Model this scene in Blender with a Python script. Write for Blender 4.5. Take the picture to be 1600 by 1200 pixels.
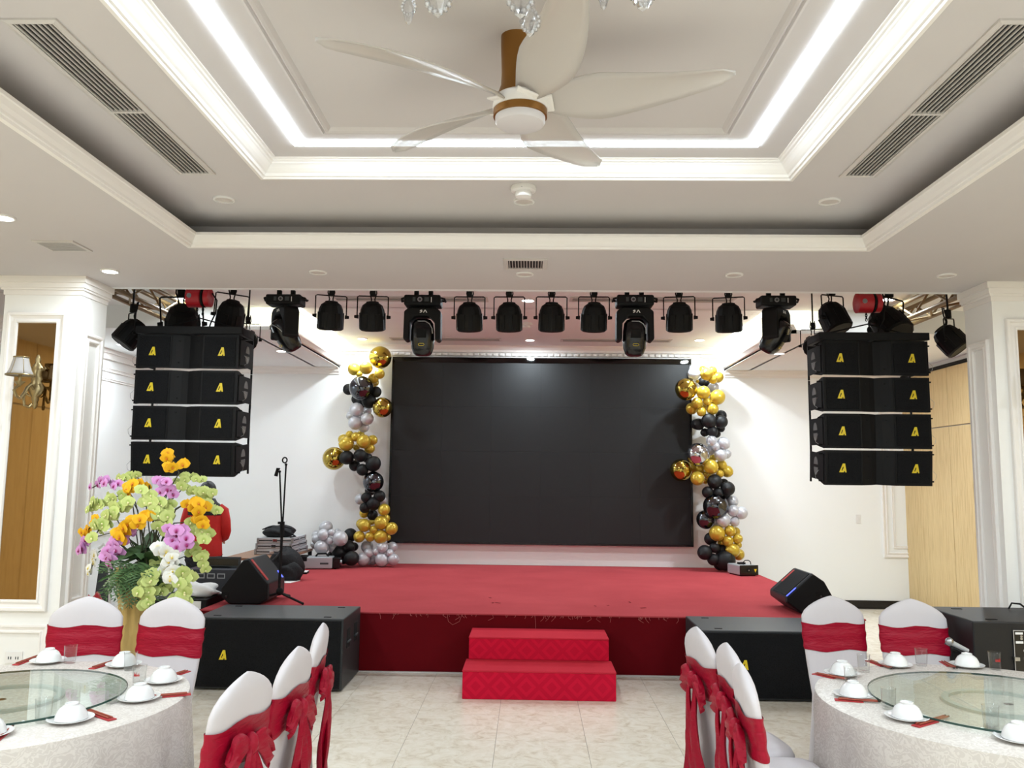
import bpy, bmesh, math, random
from mathutils import Vector, Matrix, Euler
random.seed(7)
PI = math.pi
S = bpy.context.scene
C = S.collection
for o in list(bpy.data.objects):
    bpy.data.objects.remove(o)

# ---------------------------------------------------------------- camera
F, PITCH, YAW, ROLL, EYE = 1290.0, .114, .0229, .0114, 1.73
cam = bpy.data.cameras.new('camera')
cam.sensor_width = 36.0
cam.lens = 36.0 * F / 1600.0
cam.clip_start = .05
cam_o = bpy.data.objects.new('camera', cam)
C.objects.link(cam_o)
cam_o.matrix_world = (Matrix.Translation((0, 0, EYE)) @ Matrix.Rotation(YAW, 4, 'Z')
                      @ Matrix.Rotation(PI / 2 + PITCH, 4, 'X') @ Matrix.Rotation(ROLL, 4, 'Z'))
S.camera = cam_o

# ---------------------------------------------------------------- world, exposure
w = bpy.data.worlds.new('world')
w.use_nodes = True
w.node_tree.nodes['Background'].inputs[0].default_value = (.8, .85, .9, 1)
w.node_tree.nodes['Background'].inputs[1].default_value = .05
S.world = w
S.view_settings.view_transform = 'Standard'
S.view_settings.look = 'None'
S.view_settings.gamma = 1
S.view_settings.use_curve_mapping = False
S.view_settings.exposure = 0.42
STRIP = 23.0      # radiance of the LED strip of the hall coffer
COVE = 6.5       # radiance of the stage cove strips
DOWN = 21.0       # power of a lit downlight (W)


def at(px, py, Y=None, Z=None, X=None):
    """World point seen at photo pixel (px,py) on the plane Y=, Z= or X=."""
    qx, qy = px - 800, py - 600
    x = qx * math.cos(ROLL) + qy * math.sin(ROLL)
    y = -qx * math.sin(ROLL) + qy * math.cos(ROLL)
    cx, u = x / F, -y / F
    cy = math.cos(PITCH) - u * math.sin(PITCH)
    dz = math.sin(PITCH) + u * math.cos(PITCH)
    d = Vector((cx * math.cos(YAW) - cy * math.sin(YAW), cx * math.sin(YAW) + cy * math.cos(YAW), dz))
    if Y is not None: t = Y / d.y
    elif Z is not None: t = (Z - EYE) / d.z
    else: t = X / d.x
    return Vector((0, 0, EYE)) + d * t


# ---------------------------------------------------------------- mesh builder
class MB:
    def __init__(self):
        self.v = []; self.f = []
    def add(self, vs, fs):
        b = len(self.v)
        self.v += [Vector(p) for p in vs]
        self.f += [tuple(i + b for i in q) for q in fs]
        return self
    def box(self, c, s, M=None):
        x, y, z = s[0] / 2, s[1] / 2, s[2] / 2
        vs = [Vector((sx * x, sy * y, sz * z)) for sx in (-1, 1) for sy in (-1, 1) for sz in (-1, 1)]
        if M is not None: vs = [M @ q for q in vs]
        vs = [q + Vector(c) for q in vs]
        return self.add(vs, [(0, 1, 3, 2), (4, 6, 7, 5), (0, 4, 5, 1), (2, 3, 7, 6), (0, 2, 6, 4), (1, 5, 7, 3)])
    def b2(self, x0, x1, y0, y1, z0, z1):
        return self.box(((x0 + x1) / 2, (y0 + y1) / 2, (z0 + z1) / 2), (abs(x1 - x0), abs(y1 - y0), abs(z1 - z0)))
    def loft(self, rings, cap=True, closed=True):
        n = len(rings[0]); b = len(self.v)
        for r in rings: self.v += [Vector(p) for p in r]
        m = n if closed else n - 1
        for i in range(len(rings) - 1):
            for j in range(m):
                k = (j + 1) % n
                self.f.append((b + i * n + j, b + i * n + k, b + (i + 1) * n + k, b + (i + 1) * n + j))
        if cap:
            self.f.append(tuple(b + j for j in reversed(range(n))))
            self.f.append(tuple(b + (len(rings) - 1) * n + j for j in range(n)))
        return self
    def tube(self, pts, r, n=8, cap=True):
        pts = [Vector(p) for p in pts]
        rr = r if isinstance(r, (list, tuple)) else [r] * len(pts)
        rings = []; ref = None
        for i, p in enumerate(pts):
            a = pts[max(i - 1, 0)]; c = pts[min(i + 1, len(pts) - 1)]
            t = (c - a).normalized()
            if ref is None:
                ref = Vector((0, 0, 1)) if abs(t.z) < .9 else Vector((1, 0, 0))
            u = t.cross(ref)
            if u.length < 1e-6: u = t.orthogonal()
            u.normalize(); ref = u.cross(t)
            rings.append([p + (u * math.cos(2 * PI * k / n) + ref * math.sin(2 * PI * k / n)) * rr[i] for k in range(n)])
        return self.loft(rings, cap)
    def cyl(self, p0, p1, r0, r1=None, n=16):
        return self.tube([p0, p1], [r0, r0 if r1 is None else r1], n)
    def lathe(self, prof, n=24, c=(0, 0, 0), M=None, sx=1, sy=1, cap=True):
        rings = []
        for r, z in prof:
            ring = [Vector((r * sx * math.cos(2 * PI * k / n), r * sy * math.sin(2 * PI * k / n), z)) for k in range(n)]
            if M is not None: ring = [M @ q for q in ring]
            rings.append([q + Vector(c) for q in ring])
        return self.loft(rings, cap)
    def ball(self, c, r, seg=20, rings=12, s=(1, 1, 1), M=None):
        prof = [(max(1e-4, math.sin(PI * i / rings)) * r, -math.cos(PI * i / rings) * r) for i in range(rings + 1)]
        rr = []
        for a, z in prof:
            ring = [Vector((a * math.cos(2 * PI * k / seg) * s[0], a * math.sin(2 * PI * k / seg) * s[1], z * s[2])) for k in range(seg)]
            if M is not None: ring = [M @ q for q in ring]
            rr.append([q + Vector(c) for q in ring])
        return self.loft(rr, True)
    def prism(self, poly, d, M=None, c=(0, 0, 0)):
        """poly in local XZ, extruded along local Y by d (0..d)."""
        n = len(poly)
        vs = [Vector((p[0], 0, p[1])) for p in poly] + [Vector((p[0], d, p[1])) for p in poly]
        if M is not None: vs = [M @ q for q in vs]
        vs = [q + Vector(c) for q in vs]
        fs = [tuple(range(n)), tuple(reversed(range(n, 2 * n)))]
        fs += [(i, i + n, (i + 1) % n + n, (i + 1) % n) for i in range(n)]
        return self.add(vs, fs)
    def frame(self, x0, x1, y0, y1, prof, close=True):
        """sweep profile [(inward offset, z)] round a rectangle in XY with mitred corners."""
        rings = []
        for o, z in prof:
            rings.append([(x0 + o, y0 + o, z), (x1 - o, y0 + o, z), (x1 - o, y1 - o, z), (x0 + o, y1 - o, z)])
        self.loft(rings, False)
        return self
    def mesh(self, name):
        m = bpy.data.meshes.new(name)
        m.from_pydata([tuple(p) for p in self.v], [], self.f)
        bm = bmesh.new(); bm.from_mesh(m)
        bmesh.ops.recalc_face_normals(bm, faces=bm.faces)
        bm.to_mesh(m); bm.free()
        return m


def setsmooth(m, angle=.6):
    for p in m.polygons: p.use_smooth = True
    try: m.set_sharp_from_angle(angle=angle)
    except Exception: pass


def ob(name, mb, mat, parent=None, smooth=False, bevel=0, loc=None, rot=None, seg=2):
    m = mb.mesh(name) if isinstance(mb, MB) else mb
    if isinstance(mb, MB):
        for q in (mat if isinstance(mat, (list, tuple)) else [mat]): m.materials.append(q)
        if smooth: setsmooth(m, smooth if isinstance(smooth, float) else .6)
    o = bpy.data.objects.new(name, m)
    C.objects.link(o)
    if parent is not None: o.parent = parent
    if loc is not None: o.location = loc
    if rot is not None: o.rotation_euler = rot
    if bevel:
        b = o.modifiers.new('bevel', 'BEVEL'); b.width = bevel; b.segments = seg; b.limit_method = 'ANGLE'; b.angle_limit = .6
    return o


def tag(o, label, cat, group=None, kind=None):
    o['label'] = label; o['category'] = cat
    if group: o['group'] = group
    if kind: o['kind'] = kind
    return o


def thing(name, label, cat, loc=(0, 0, 0), rotz=0, group=None):
    o = bpy.data.objects.new(name, None)
    o.empty_display_size = .1
    C.objects.link(o); o.location = loc; o.rotation_euler = (0, 0, rotz)
    return tag(o, label, cat, group)


def dup(root, loc=None, rot=None, label=None, parent=None):
    r = root.copy(); C.objects.link(r)
    if parent is not None: r.parent = parent
    if loc is not None: r.location = loc
    if rot is not None: r.rotation_euler = rot
    if label: r['label'] = label
    for ch in list(root.children):
        c = ch.copy(); C.objects.link(c); c.parent = r
        for g in list(ch.children):
            d = g.copy(); C.objects.link(d); d.parent = c
    return r


def struct(name, mb, mat, parent=None, label=None, cat=None, **k):
    o = ob(name, mb, mat, parent, **k)
    if parent is None: o['kind'] = 'structure'
    if label: o['label'] = label
    if cat: o['category'] = cat
    return o


# ---------------------------------------------------------------- materials
def srgb(r, g, b):
    f = lambda c: (c / 255 / 12.92) if c / 255 <= .04045 else ((c / 255 + .055) / 1.055) ** 2.4
    return (f(r), f(g), f(b), 1)


class NT:
    def __init__(self, name):
        self.m = bpy.data.materials.new(name); self.m.use_nodes = True
        self.t = self.m.node_tree; self.b = self.t.nodes['Principled BSDF']
    def n(self, t, **k):
        q = self.t.nodes.new(t)
        for a, v in k.items(): setattr(q, a, v)
        return q
    def l(self, a, b): self.t.links.new(a, b)
    def coord(self, scale=(1, 1, 1), kind='Object'):
        tc = self.n('ShaderNodeTexCoord'); mp = self.n('ShaderNodeMapping')
        mp.inputs['Scale'].default_value = scale
        self.l(tc.outputs[kind], mp.inputs[0]); return mp.outputs[0]
    def ramp(self, src, stops):
        r = self.n('ShaderNodeValToRGB')
        el = r.color_ramp.elements
        while len(el) < len(stops): el.new(.5)
        for e, (p, c) in zip(el, stops): e.position = p; e.color = c
        self.l(src, r.inputs[0]); return r.outputs[0]
    def math(self, op, a, b=None):
        q = self.n('ShaderNodeMath', operation=op)
        for i, x in enumerate((a, b)):
            if x is None: continue
            if isinstance(x, (int, float)): q.inputs[i].default_value = x
            else: self.l(x, q.inputs[i])
        return q.outputs[0]
    def noise(self, vec, scale, detail=3, rough=.5, out=0, dist=0):
        q = self.n('ShaderNodeTexNoise')
        q.inputs['Scale'].default_value = scale; q.inputs['Detail'].default_value = detail
        q.inputs['Roughness'].default_value = rough; q.inputs['Distortion'].default_value = dist
        self.l(vec, q.inputs['Vector']); return q.outputs[out]
    def bump(self, h, strength=.2, dist=.01):
        q = self.n('ShaderNodeBump'); q.inputs['Strength'].default_value = strength; q.inputs['Distance'].default_value = dist
        self.l(h, q.inputs['Height']); self.l(q.outputs[0], self.b.inputs['Normal'])
    def set(self, col=None, rough=None, metal=None, spec=None, emit=None, es=0, **k):
        b = self.b.inputs
        if col is not None: b['Base Color'].default_value = col
        if rough is not None: b['Roughness'].default_value = rough
        if metal is not None: b['Metallic'].default_value = metal
        if spec is not None: b['Specular IOR Level'].default_value = spec
        if emit is not None: b['Emission Color'].default_value = emit; b['Emission Strength'].default_value = es
        return self


def simple(name, col, rough=.5, metal=0, spec=.5, bump=None, vary=None, kind='Object'):
    t = NT(name).set(col, rough, metal, spec)
    if bump or vary:
        v = t.coord(kind=kind)
        if bump:
            t.bump(t.noise(v, bump[0], 4), bump[1], bump[2] if len(bump) > 2 else .005)
        if vary:
            n = t.noise(v, vary[0], 4)
            a = tuple(c * (1 - vary[1]) for c in col[:3]) + (1,); b = tuple(min(1, c * (1 + vary[1])) for c in col[:3]) + (1,)
            t.l(t.ramp(n, [(.3, a), (.7, b)]), t.b.inputs['Base Color'])
    return t.m


def emis(name, col, s):
    return NT(name).set((0.8, .8, .8, 1), .5, emit=col, es=s).m


M = {}
M['ceil'] = simple('ceiling_paint', srgb(206, 201, 200), .85, spec=.2, bump=(60, .04), vary=(1.2, .02))
M['ceil2'] = simple('stage_ceiling_paint_brightened', srgb(236, 238, 238), .85, spec=.2, vary=(1.2, .02))  # paler, cooler white makes up in colour for the dim pink bounce light
M['trim'] = simple('trim_paint', srgb(240, 236, 232), .6, spec=.3)
M['wall'] = simple('wall_paint', srgb(243, 244, 243), .75, spec=.25, bump=(80, .03), vary=(.8, .012))
M['pillar'] = simple('pillar_paint', srgb(240, 239, 236), .55, spec=.35, vary=(2, .015))
M['strip'] = emis('led_strip', (.76, .90, 1, 1), STRIP)
M['cove'] = emis('cove_led', (1, .93, .62, 1), COVE)
M['stripw'] = emis('stage_led', (.9, .95, .92, 1), COVE)
M['lit'] = emis('downlight_lit', (1, .97, .92, 1), 14)
M['black'] = simple('black_powder_coat', srgb(9, 9, 11), .6, spec=.25, bump=(300, .15, .002))
M['blackgloss'] = simple('black_gloss', srgb(10, 10, 12), .25, spec=.5)
M['dgrey'] = simple('dark_grey_paint', srgb(58, 62, 64), .5, spec=.4, bump=(250, .12, .002))
M['rubber'] = simple('rubber', srgb(12, 12, 13), .8, spec=.3)
M['metal'] = simple('steel', srgb(170, 172, 175), .3, 1)
M['chrome'] = simple('chrome', srgb(215, 217, 222), .12, 1)
M['gold'] = simple('antique_gold', srgb(150, 132, 92), .38, 1, bump=(90, .2, .002))
M['yellow'] = simple('logo_yellow', srgb(236, 208, 40), .5)
M['white'] = simple('white_plastic', srgb(232, 230, 228), .4, spec=.4)
M['dark'] = simple('vent_dark', srgb(40, 40, 42), .8)
M['slat'] = simple('slat_paint', srgb(182, 178, 174), .5, .1)
M['red'] = simple('red_paint', srgb(176, 24, 36), .4)


def wood(name, c0, c1, scale=(1, 14, .45), rough=.45):
    t = NT(name).set(rough=rough, spec=.35)
    v = t.coord(scale)
    n = t.noise(v, 3.2, 6, .6, dist=.35)
    t.l(t.ramp(n, [(.3, c0), (.52, c1), (.72, tuple(x * .92 for x in c0[:3]) + (1,))]), t.b.inputs['Base Color'])
    t.bump(n, .06)
    return t.m


M['wood'] = wood('light_wood_panel', srgb(196, 164, 112), srgb(224, 198, 148), (14, 14, .5))
M['wooddark'] = wood('table_wood', srgb(120, 84, 60), srgb(150, 110, 82), (3, 12, 1))


def glass(name, tint, fac=.04, rough=0.0, k=.8):
    """thin clear glass: tinted transparency plus a facing-dependent mirror coat."""
    m = bpy.data.materials.new(name); m.use_nodes = True
    t = m.node_tree; t.nodes.clear()
    o = t.nodes.new('ShaderNodeOutputMaterial'); mx = t.nodes.new('ShaderNodeMixShader')
    tr = t.nodes.new('ShaderNodeBsdfTransparent'); gl = t.nodes.new('ShaderNodeBsdfGlossy')
    lw = t.nodes.new('ShaderNodeLayerWeight'); lw.inputs[0].default_value = .5
    pw = t.nodes.new('ShaderNodeMath'); pw.operation = 'POWER'; pw.inputs[1].default_value = 4.0
    ad = t.nodes.new('ShaderNodeMath'); ad.operation = 'MULTIPLY_ADD'; ad.inputs[1].default_value = k; ad.inputs[2].default_value = fac
    tr.inputs[0].default_value = tint; gl.inputs['Roughness'].default_value = rough
    t.links.new(lw.outputs['Facing'], pw.inputs[0]); t.links.new(pw.outputs[0], ad.inputs[0]); t.links.new(ad.outputs[0], mx.inputs[0])
    t.links.new(tr.outputs[0], mx.inputs[1]); t.links.new(gl.outputs[0], mx.inputs[2])
    t.links.new(mx.outputs[0], o.inputs[0])
    return m


M['glass'] = glass('clear_glass', (.95, .955, .955, 1), .03)
M['gglass'] = glass('green_tint_glass', (.95, .985, .965, 1), .04, k=.6)
M['mirror'] = simple('bronze_mirror', srgb(150, 124, 88), .03, 1)
M['crystal'] = glass('crystal', (.93, .94, .96, 1), .34)
# ================================================================ SETTING
ZC, Z2, Z3 = 3.13, 3.32, 3.395          # hall ceiling, first raise, coffer
ZN, ZK, ZS = 3.55, 3.62, 3.30           # stage ceilings: near zone, centre, side soffits
XL, XR, YB, YF = -5.4, 5.3, 11.8, -5.0  # room
BEAM = 6.10
STZ = .524                              # stage height


def quad_with_hole(mb, X0, X1, Y0, Y1, x0, x1, y0, y1, z):
    vs = [(X0, Y0, z), (X1, Y0, z), (X1, Y1, z), (X0, Y1, z), (x0, y0, z), (x1, y0, z), (x1, y1, z), (x0, y1, z)]
    mb.add(vs, [(0, 1, 5, 4), (1, 2, 6, 5), (2, 3, 7, 6), (3, 0, 4, 7)])


# ---- floor: grout bed plus single tiles
t = NT('floor_tile').set(rough=.22, spec=.45)
v = t.coord((1, 1, 1))
tcj = t.n('ShaderNodeObjectInfo')
vm = t.n('ShaderNodeVectorMath', operation='ADD'); t.l(v, vm.inputs[0])
cmb = t.n('ShaderNodeCombineXYZ')
t.l(t.math('MULTIPLY', tcj.outputs['Random'], 37.0), cmb.inputs[0]); t.l(t.math('MULTIPLY', tcj.outputs['Random'], 91.0), cmb.inputs[1])
t.l(cmb.outputs[0], vm.inputs[1])
n1 = t.noise(vm.outputs[0], 9, 10, .7, dist=1.2)
t.l(t.ramp(n1, [(.3, srgb(208, 193, 170)), (.46, srgb(231, 221, 203)), (.56, srgb(238, 230, 215)), (.75, srgb(244, 238, 226))]), t.b.inputs['Base Color'])
M['tile'] = t.m
M['grout'] = simple('grout', srgb(150, 140, 126), .8)
fl = struct('floor', MB().b2(XL, XR, YF, YB, -.06, -.003), M['grout'])
TX, TY = -.812, 6.31
tm = MB().b2(-.2985, .2985, -.2985, .2985, -.012, 0).mesh('tile'); tm.materials.append(M['tile'])
for i in range(-8, 10):
    for j in range(-6, 10):
        x = TX + .6 * i + .3; y = TY + .6 * j + .3
        if x - .3 < XL or x + .3 > XR or y + .3 > YB: continue
        if abs(x) < 2.6 and y > 8.0: continue
        if y < 3.0 and abs(x) > 3.4: continue
        ob('floor_tile', tm, None, fl, loc=(x, y, 0))
mb = MB()
for x0, x1, y0, y1 in ((XL, XR, YF, TY - 3.6),):
    mb.b2(x0, x1, y0, y1, -.02, -.0005)
ob('floor_tile_field', mb, M['tile'], fl)['kind'] = 'stuff'

# ---- ceilings
ox0, ox1, oy0, oy1 = -2.106, 2.03, -3.2, 4.92           # lip of the wide recess
rx0, rx1, ry0, ry1 = -2.33, 2.25, -3.4, 5.12            # riser of the wide recess
ix0, ix1, iy0, iy1 = -1.44, 1.358, -2.6, 4.23           # inner coffer
mb = MB()
quad_with_hole(mb, XL, XR, YF, BEAM, ox0, ox1, oy0, oy1, ZC)
mb.frame(rx0, rx1, ry0, ry1, [(0, 3.206), (0, Z2)])
quad_with_hole(mb, rx0, rx1, ry0, ry1, ix0, ix1, iy0, iy1, Z2)
mb.add([(ix0, iy0, Z3), (ix1, iy0, Z3), (ix1, iy1, Z3), (ix0, iy1, Z3)], [(0, 1, 2, 3)])
struct('ceiling', mb, M['ceil'])
# stage ceiling
cy0, cx = 8.75, 2.77
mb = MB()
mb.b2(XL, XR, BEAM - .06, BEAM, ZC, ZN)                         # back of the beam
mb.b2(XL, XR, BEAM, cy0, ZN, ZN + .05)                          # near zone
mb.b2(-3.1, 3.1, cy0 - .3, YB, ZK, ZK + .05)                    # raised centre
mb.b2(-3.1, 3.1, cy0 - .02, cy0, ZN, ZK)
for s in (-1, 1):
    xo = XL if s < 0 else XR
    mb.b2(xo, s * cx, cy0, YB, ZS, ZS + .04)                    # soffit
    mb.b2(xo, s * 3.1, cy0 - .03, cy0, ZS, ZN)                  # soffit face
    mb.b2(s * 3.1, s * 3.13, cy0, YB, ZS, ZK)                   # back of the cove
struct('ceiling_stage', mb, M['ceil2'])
# trims
p_lip = [(-.03, ZC), (-.02, ZC - .006), (.004, ZC - .006), (.008, ZC + .006), (.016, ZC + .008), (.02, ZC + .02), (.032, ZC + .035),
         (.044, ZC + .056), (.05, ZC + .06), (.05, ZC + .077), (-.224, ZC + .077)]
struct('trim_1', MB().frame(ox0, ox1, oy0, oy1, p_lip), M['trim'], label='moulded lip round the wide ceiling recess', cat='moulding')
p_crown = [(-.02, Z2), (-.018, Z2 - .012), (.0, Z2 - .014), (.004, Z2 - .004), (.014, Z2 - .002), (.018, Z2 + .012), (.028, Z2 + .018), (.042, Z2 + .03),
           (.056, Z2 + .046), (.062, Z2 + .05), (.064, Z2 + .058), (.074, Z2 + .06), (.078, Z2 + .068), (.088, Z2 + .07), (.09, Z3 + .002)]
struct('trim_2', MB().frame(ix0, ix1, iy0, iy1, p_crown), M['trim'], label='white stepped crown moulding round the inner ceiling coffer', cat='moulding')
p_panel = [(0, Z3), (.0, Z3 - .014), (.01, Z3 - .016), (.016, Z3 - .006), (.03, Z3 - .02), (.042, Z3 - .014), (.05, Z3 - .006), (.055, Z3)]
struct('trim_3', MB().frame(-1.026, .95, -2.1, 3.83, p_panel), M['ceil'], label='thin panel moulding round the centre of the coffer', cat='moulding')

# LED strips
mb = MB()
lx0, lx1, ly0, ly1, lw = -1.205, 1.124, -2.35, 3.99, .058
mb.frame(lx0, lx1, ly0, ly1, [(0, Z3), (0, Z3 - .006), (lw, Z3 - .006), (lw, Z3)])
tag(ob('led_strip_light', mb, M['strip']), 'bright white rectangular LED strip round the hall ceiling coffer', 'light')
for s in (-1, 1):
    sd = 'left' if s < 0 else 'right'
    tag(ob('led_line_light', MB().b2(s * 2.60, s * 2.665, cy0 + .05, YB - .06, ZK - .006, ZK), M['stripw']),
        'narrow straight LED line in the stage ceiling, the %s one' % sd, 'light', 'stage ceiling LED lines')
    tag(ob('cove_light', MB().b2(s * 2.97, s * 3.03, cy0 + .1, YB - .1, ZS + .05, ZS + .075), M['cove']),
        'warm LED tube hidden in the %s cove of the stage ceiling' % sd, 'light', 'stage cove tubes')
    # lip crown of the soffit
    pr = [(0, ZS - .004), (.0, ZS + .02), (-.02, ZS + .03), (-.035, ZS + .06), (-.05, ZS + .08), (-.05, ZS + .1), (.03, ZS + .1), (.06, ZS + .04), (.06, ZS - .004)]
    mb = MB()
    mb.loft([[(s * (cx + o), y, z) for o, z in pr] for y in (cy0, YB)])
    struct('trim_%d' % (4 if s < 0 else 5), mb, M['trim'], label='crown moulding along the %s stage soffit' % sd, cat='moulding')

# ---- back wall
struct('wall_back', MB().b2(XL, XR, YB, YB + .15, 0, ZK + .05), M['wall'])
mb = MB()
pr = [(0, 3.455), (.02, 3.455), (.024, 3.475), (.04, 3.48), (.042, 3.525), (.075, 3.53), (.085, 3.56), (.13, 3.6), (.14, ZK), (0, ZK)]
mb.loft([[(x, YB - o, z) for o, z in pr] for x in (-3.08, 3.08)])
tr = struct('trim_6', mb, M['trim'], label='cream dentil cornice on the back wall above the screen', cat='moulding')
dm = MB().b2(-.026, .026, -.024, 0, -.019, .019).mesh('dentil'); dm.materials.append(M['trim'])
for i in range(68):
    ob('dentil', dm, None, tr, loc=(-3.02 + .0895 * i, YB - .04, 3.502))
for s in (-1, 1):
    mb = MB()
    pr = [(0, ZS - .1), (.02, ZS - .1), (.025, ZS - .08), (.05, ZS - .06), (.06, ZS - .03), (.08, ZS - .02), (.085, ZS), (0, ZS)]
    xo = XL if s < 0 else XR
    mb.loft([[(x, YB - o, z) for o, z in pr] for x in (s * cx, xo)])
    struct('trim_%d' % (7 if s < 0 else 8), mb, M['trim'], label='cornice under the %s soffit on the back wall' % ('left' if s < 0 else 'right'), cat='moulding')


def vframe(mb, axis, a0, a1, z0, z1, pos, sign, wd=.06, th=.02, sides='lrtb'):
    """mitred moulding frame on a vertical wall. axis 'x': wall plane Y=pos facing sign*Y, 'y': wall plane X=pos."""
    prof = [(0, 0), (0, .8), (.08, 1), (.28, 1), (.36, .62), (.6, .45), (.72, .55), (.78, .85), (.92, .85), (1, .5), (1, 0)]
    m = MB(); m.frame(a0, a1, z0, z1, [(o * wd, h * th) for o, h in prof])
    if 'r' not in sides:
        m.v = [Vector((a1 if p.x > (a0 + a1) / 2 else p.x, p.y, p.z)) for p in m.v]
    for p in m.v:
        u, v_, h = p
        mb.v.append(Vector((u, pos + sign * h, v_)) if axis == 'x' else Vector((pos + sign * h, u, v_)))
    k = len(mb.v) - len(m.v)
    mb.f += [tuple(i + k for i in q) for q in m.f]


a = at(1381, 871, Y=YB); b = at(1396, 857, Y=YB)
mb = MB(); vframe(mb, 'x', a.x, XR, a.z, 2.75, YB, -1, .07, .025, 'ltb'); vframe(mb, 'x', b.x, XR, b.z, 2.65, YB, -1, .035, .015, 'ltb')
struct('trim_9', mb, M['trim'], label='white double panel moulding on the back wall beside the wooden partition', cat='moulding')
struct('baseboard_back', MB().b2(3.0, XR, YB - .015, YB, 0, .11), M['blackgloss'])
mb = MB().b2(3.0, XR, YB - .02, YB - .001, .0, .004)

# ---- side walls
struct('wall_left', MB().b2(XL - .15, XL, YF, YB, 0, ZN + .1), M['wall'])
struct('wall_right', MB().b2(XR, XR + .15, YF, YB, 0, ZN + .1), M['wall'])
struct('wall_rear', MB().b2(XL, XR, YF - .15, YF, 0, ZC + .05), M['wall'])


def wood_wall(xw, s, y0, y1, name, label):
    """sliding partition of tall light wood panels standing on a side wall."""
    r = struct(name, MB().b2(xw, xw + s * .012, y0, y1, 0, 3.2), M['slat'], label=label, cat='partition')
    y = y1
    pm = {}
    for z0, z1 in ((0.01, 2.44), (2.455, 3.19)):
        m = MB().b2(0, s * .022, -1.29, 0, z0, z1).mesh('wood_panel'); m.materials.append(M['wood']); pm[z0] = m
    while y - 1.3 > y0 - .01:
        for z0 in pm: ob('wood_panel', pm[z0], None, r, loc=(xw + s * .012, y, 0))
        y -= 1.3
    ob('top_track', MB().b2(xw, xw + s * .05, y0, y1, 3.2, 3.235), M['black'], r)
    return r


wood_wall(XR, -1, -1.2, YB, 'wall_partition_right', 'light wood panel sliding partition on the right')
wood_wall(XL, 1, YF + .1, 5.3, 'wall_partition_left', 'light wood panel partition on the left side of the hall')
mb = MB()
za, zb = at(165, 573, X=XL).z, at(165, 590, X=XL).z
vframe(mb, 'y', 6.6, YB - .1, .95, za, XL, 1, .06, .02); vframe(mb, 'y', 6.75, YB - .25, 1.1, zb, XL, 1, .04, .015)
mb.b2(XL, XL + .08, 6.2, YB, ZS - .05, ZS); mb.b2(XL, XL + .05, 6.2, YB, ZS - .12, ZS - .05)
struct('trim_10', mb, M['trim'], label='white panel mouldings on the left wall behind the pillar', cat='moulding')

# ---- pillars
PY0, PY1 = 5.74, 6.10


def pillar(x0, x1, s, label, mlabel):
    """x1 is the face towards the stage opening when s=+1 (left pillar)."""
    r = struct('pillar', MB().b2(x0, x1, PY0, PY1, 0, ZC), M['pillar'], label=label, cat='pillar')
    mx0, mx1, mz0, mz1 = (x0 + .115, x1 - .155, .863, 2.797) if s > 0 else (x0 + .155, x1 - .115, .863, 2.797)
    ob('mirror', MB().b2(mx0, mx1, PY0 - .008, PY0 + .01, mz0, mz1), M['mirror'], r)['label'] = mlabel
    mb = MB(); vframe(mb, 'x', mx0 - .075, mx1 + .075, mz0 - .075, mz1 + .075, PY0, -1, .078, .03)
    ob('mirror_frame', mb, M['trim'], r)
    mb = MB(); vframe(mb, 'x', x0 + .06, x1 - .06, .12, .70, PY0, -1, .06, .022)
    ob('lower_panel_moulding', mb, M['trim'], r)
    xs = x1 if s > 0 else x0
    mb = MB(); vframe(mb, 'y', PY0 + .06, PY1 - .05, .80, 2.74, xs, s, .06, .022)
    ob('side_panel_moulding', mb, M['trim'], r)
    mb = MB(); vframe(mb, 'y', PY0 + .06, PY1 - .05, .12, .70, xs, s, .05, .02)
    ob('side_panel_moulding', mb, M['trim'], r)
    mb = MB()
    for o, z0, z1 in ((.008, 3.0, 3.035), (.022, 3.035, 3.05), (.034, 3.05, 3.085), (.05, 3.085, ZC)):
        mb.b2(x0 - o, x1 + o, PY0 - o, PY1, z0, z1)
    ob('cornice', mb, M['trim'], r)
    mb = MB().b2(x0 - .015, x1 + .015, PY0 - .015, PY1, 0, .1)
    ob('skirting', mb, M['trim'], r)
    return r


pillar(-3.78, -3.225, 1, 'white pillar with bronze mirror left of the stage', 'bronze mirror strip reflecting a wooden wall')
pillar(3.215, 3.77, -1, 'white pillar at the right picture edge with bronze mirror', 'bronze mirror strip')
# ================================================================ CEILING FIXTURES
def downlight(px, py, z, label, lit, group, r=.062, pw=1.0, pos=None):
    c = pos if pos is not None else at(px, py, Z=z)
    t = thing('recessed_downlight', label, 'downlight', (c.x, c.y, z), 0, group)
    ob('trim_ring', MB().lathe([(r * .80, -.002), (r * .82, -.010), (r * .97, -.008), (r, -.002), (r, 0)], 24, cap=False), M['white'], t, smooth=True)
    ob('diffuser', MB().lathe([(.001, -.004), (r * .8, -.004), (r * .8, -.001), (.001, -.001)], 24), M['lit'] if lit else M['lens_off'], t)
    if lit:
        l = bpy.data.lights.new('downlight_lamp', 'AREA'); l.shape = 'DISK'; l.size = r * 1.5; l.energy = DOWN * pw; l.color = (.82, .93, 1)
        lo = bpy.data.objects.new('downlight_lamp', l); C.objects.link(lo); lo.parent = t; lo.location = (0, 0, -.014)
    return t


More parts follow.
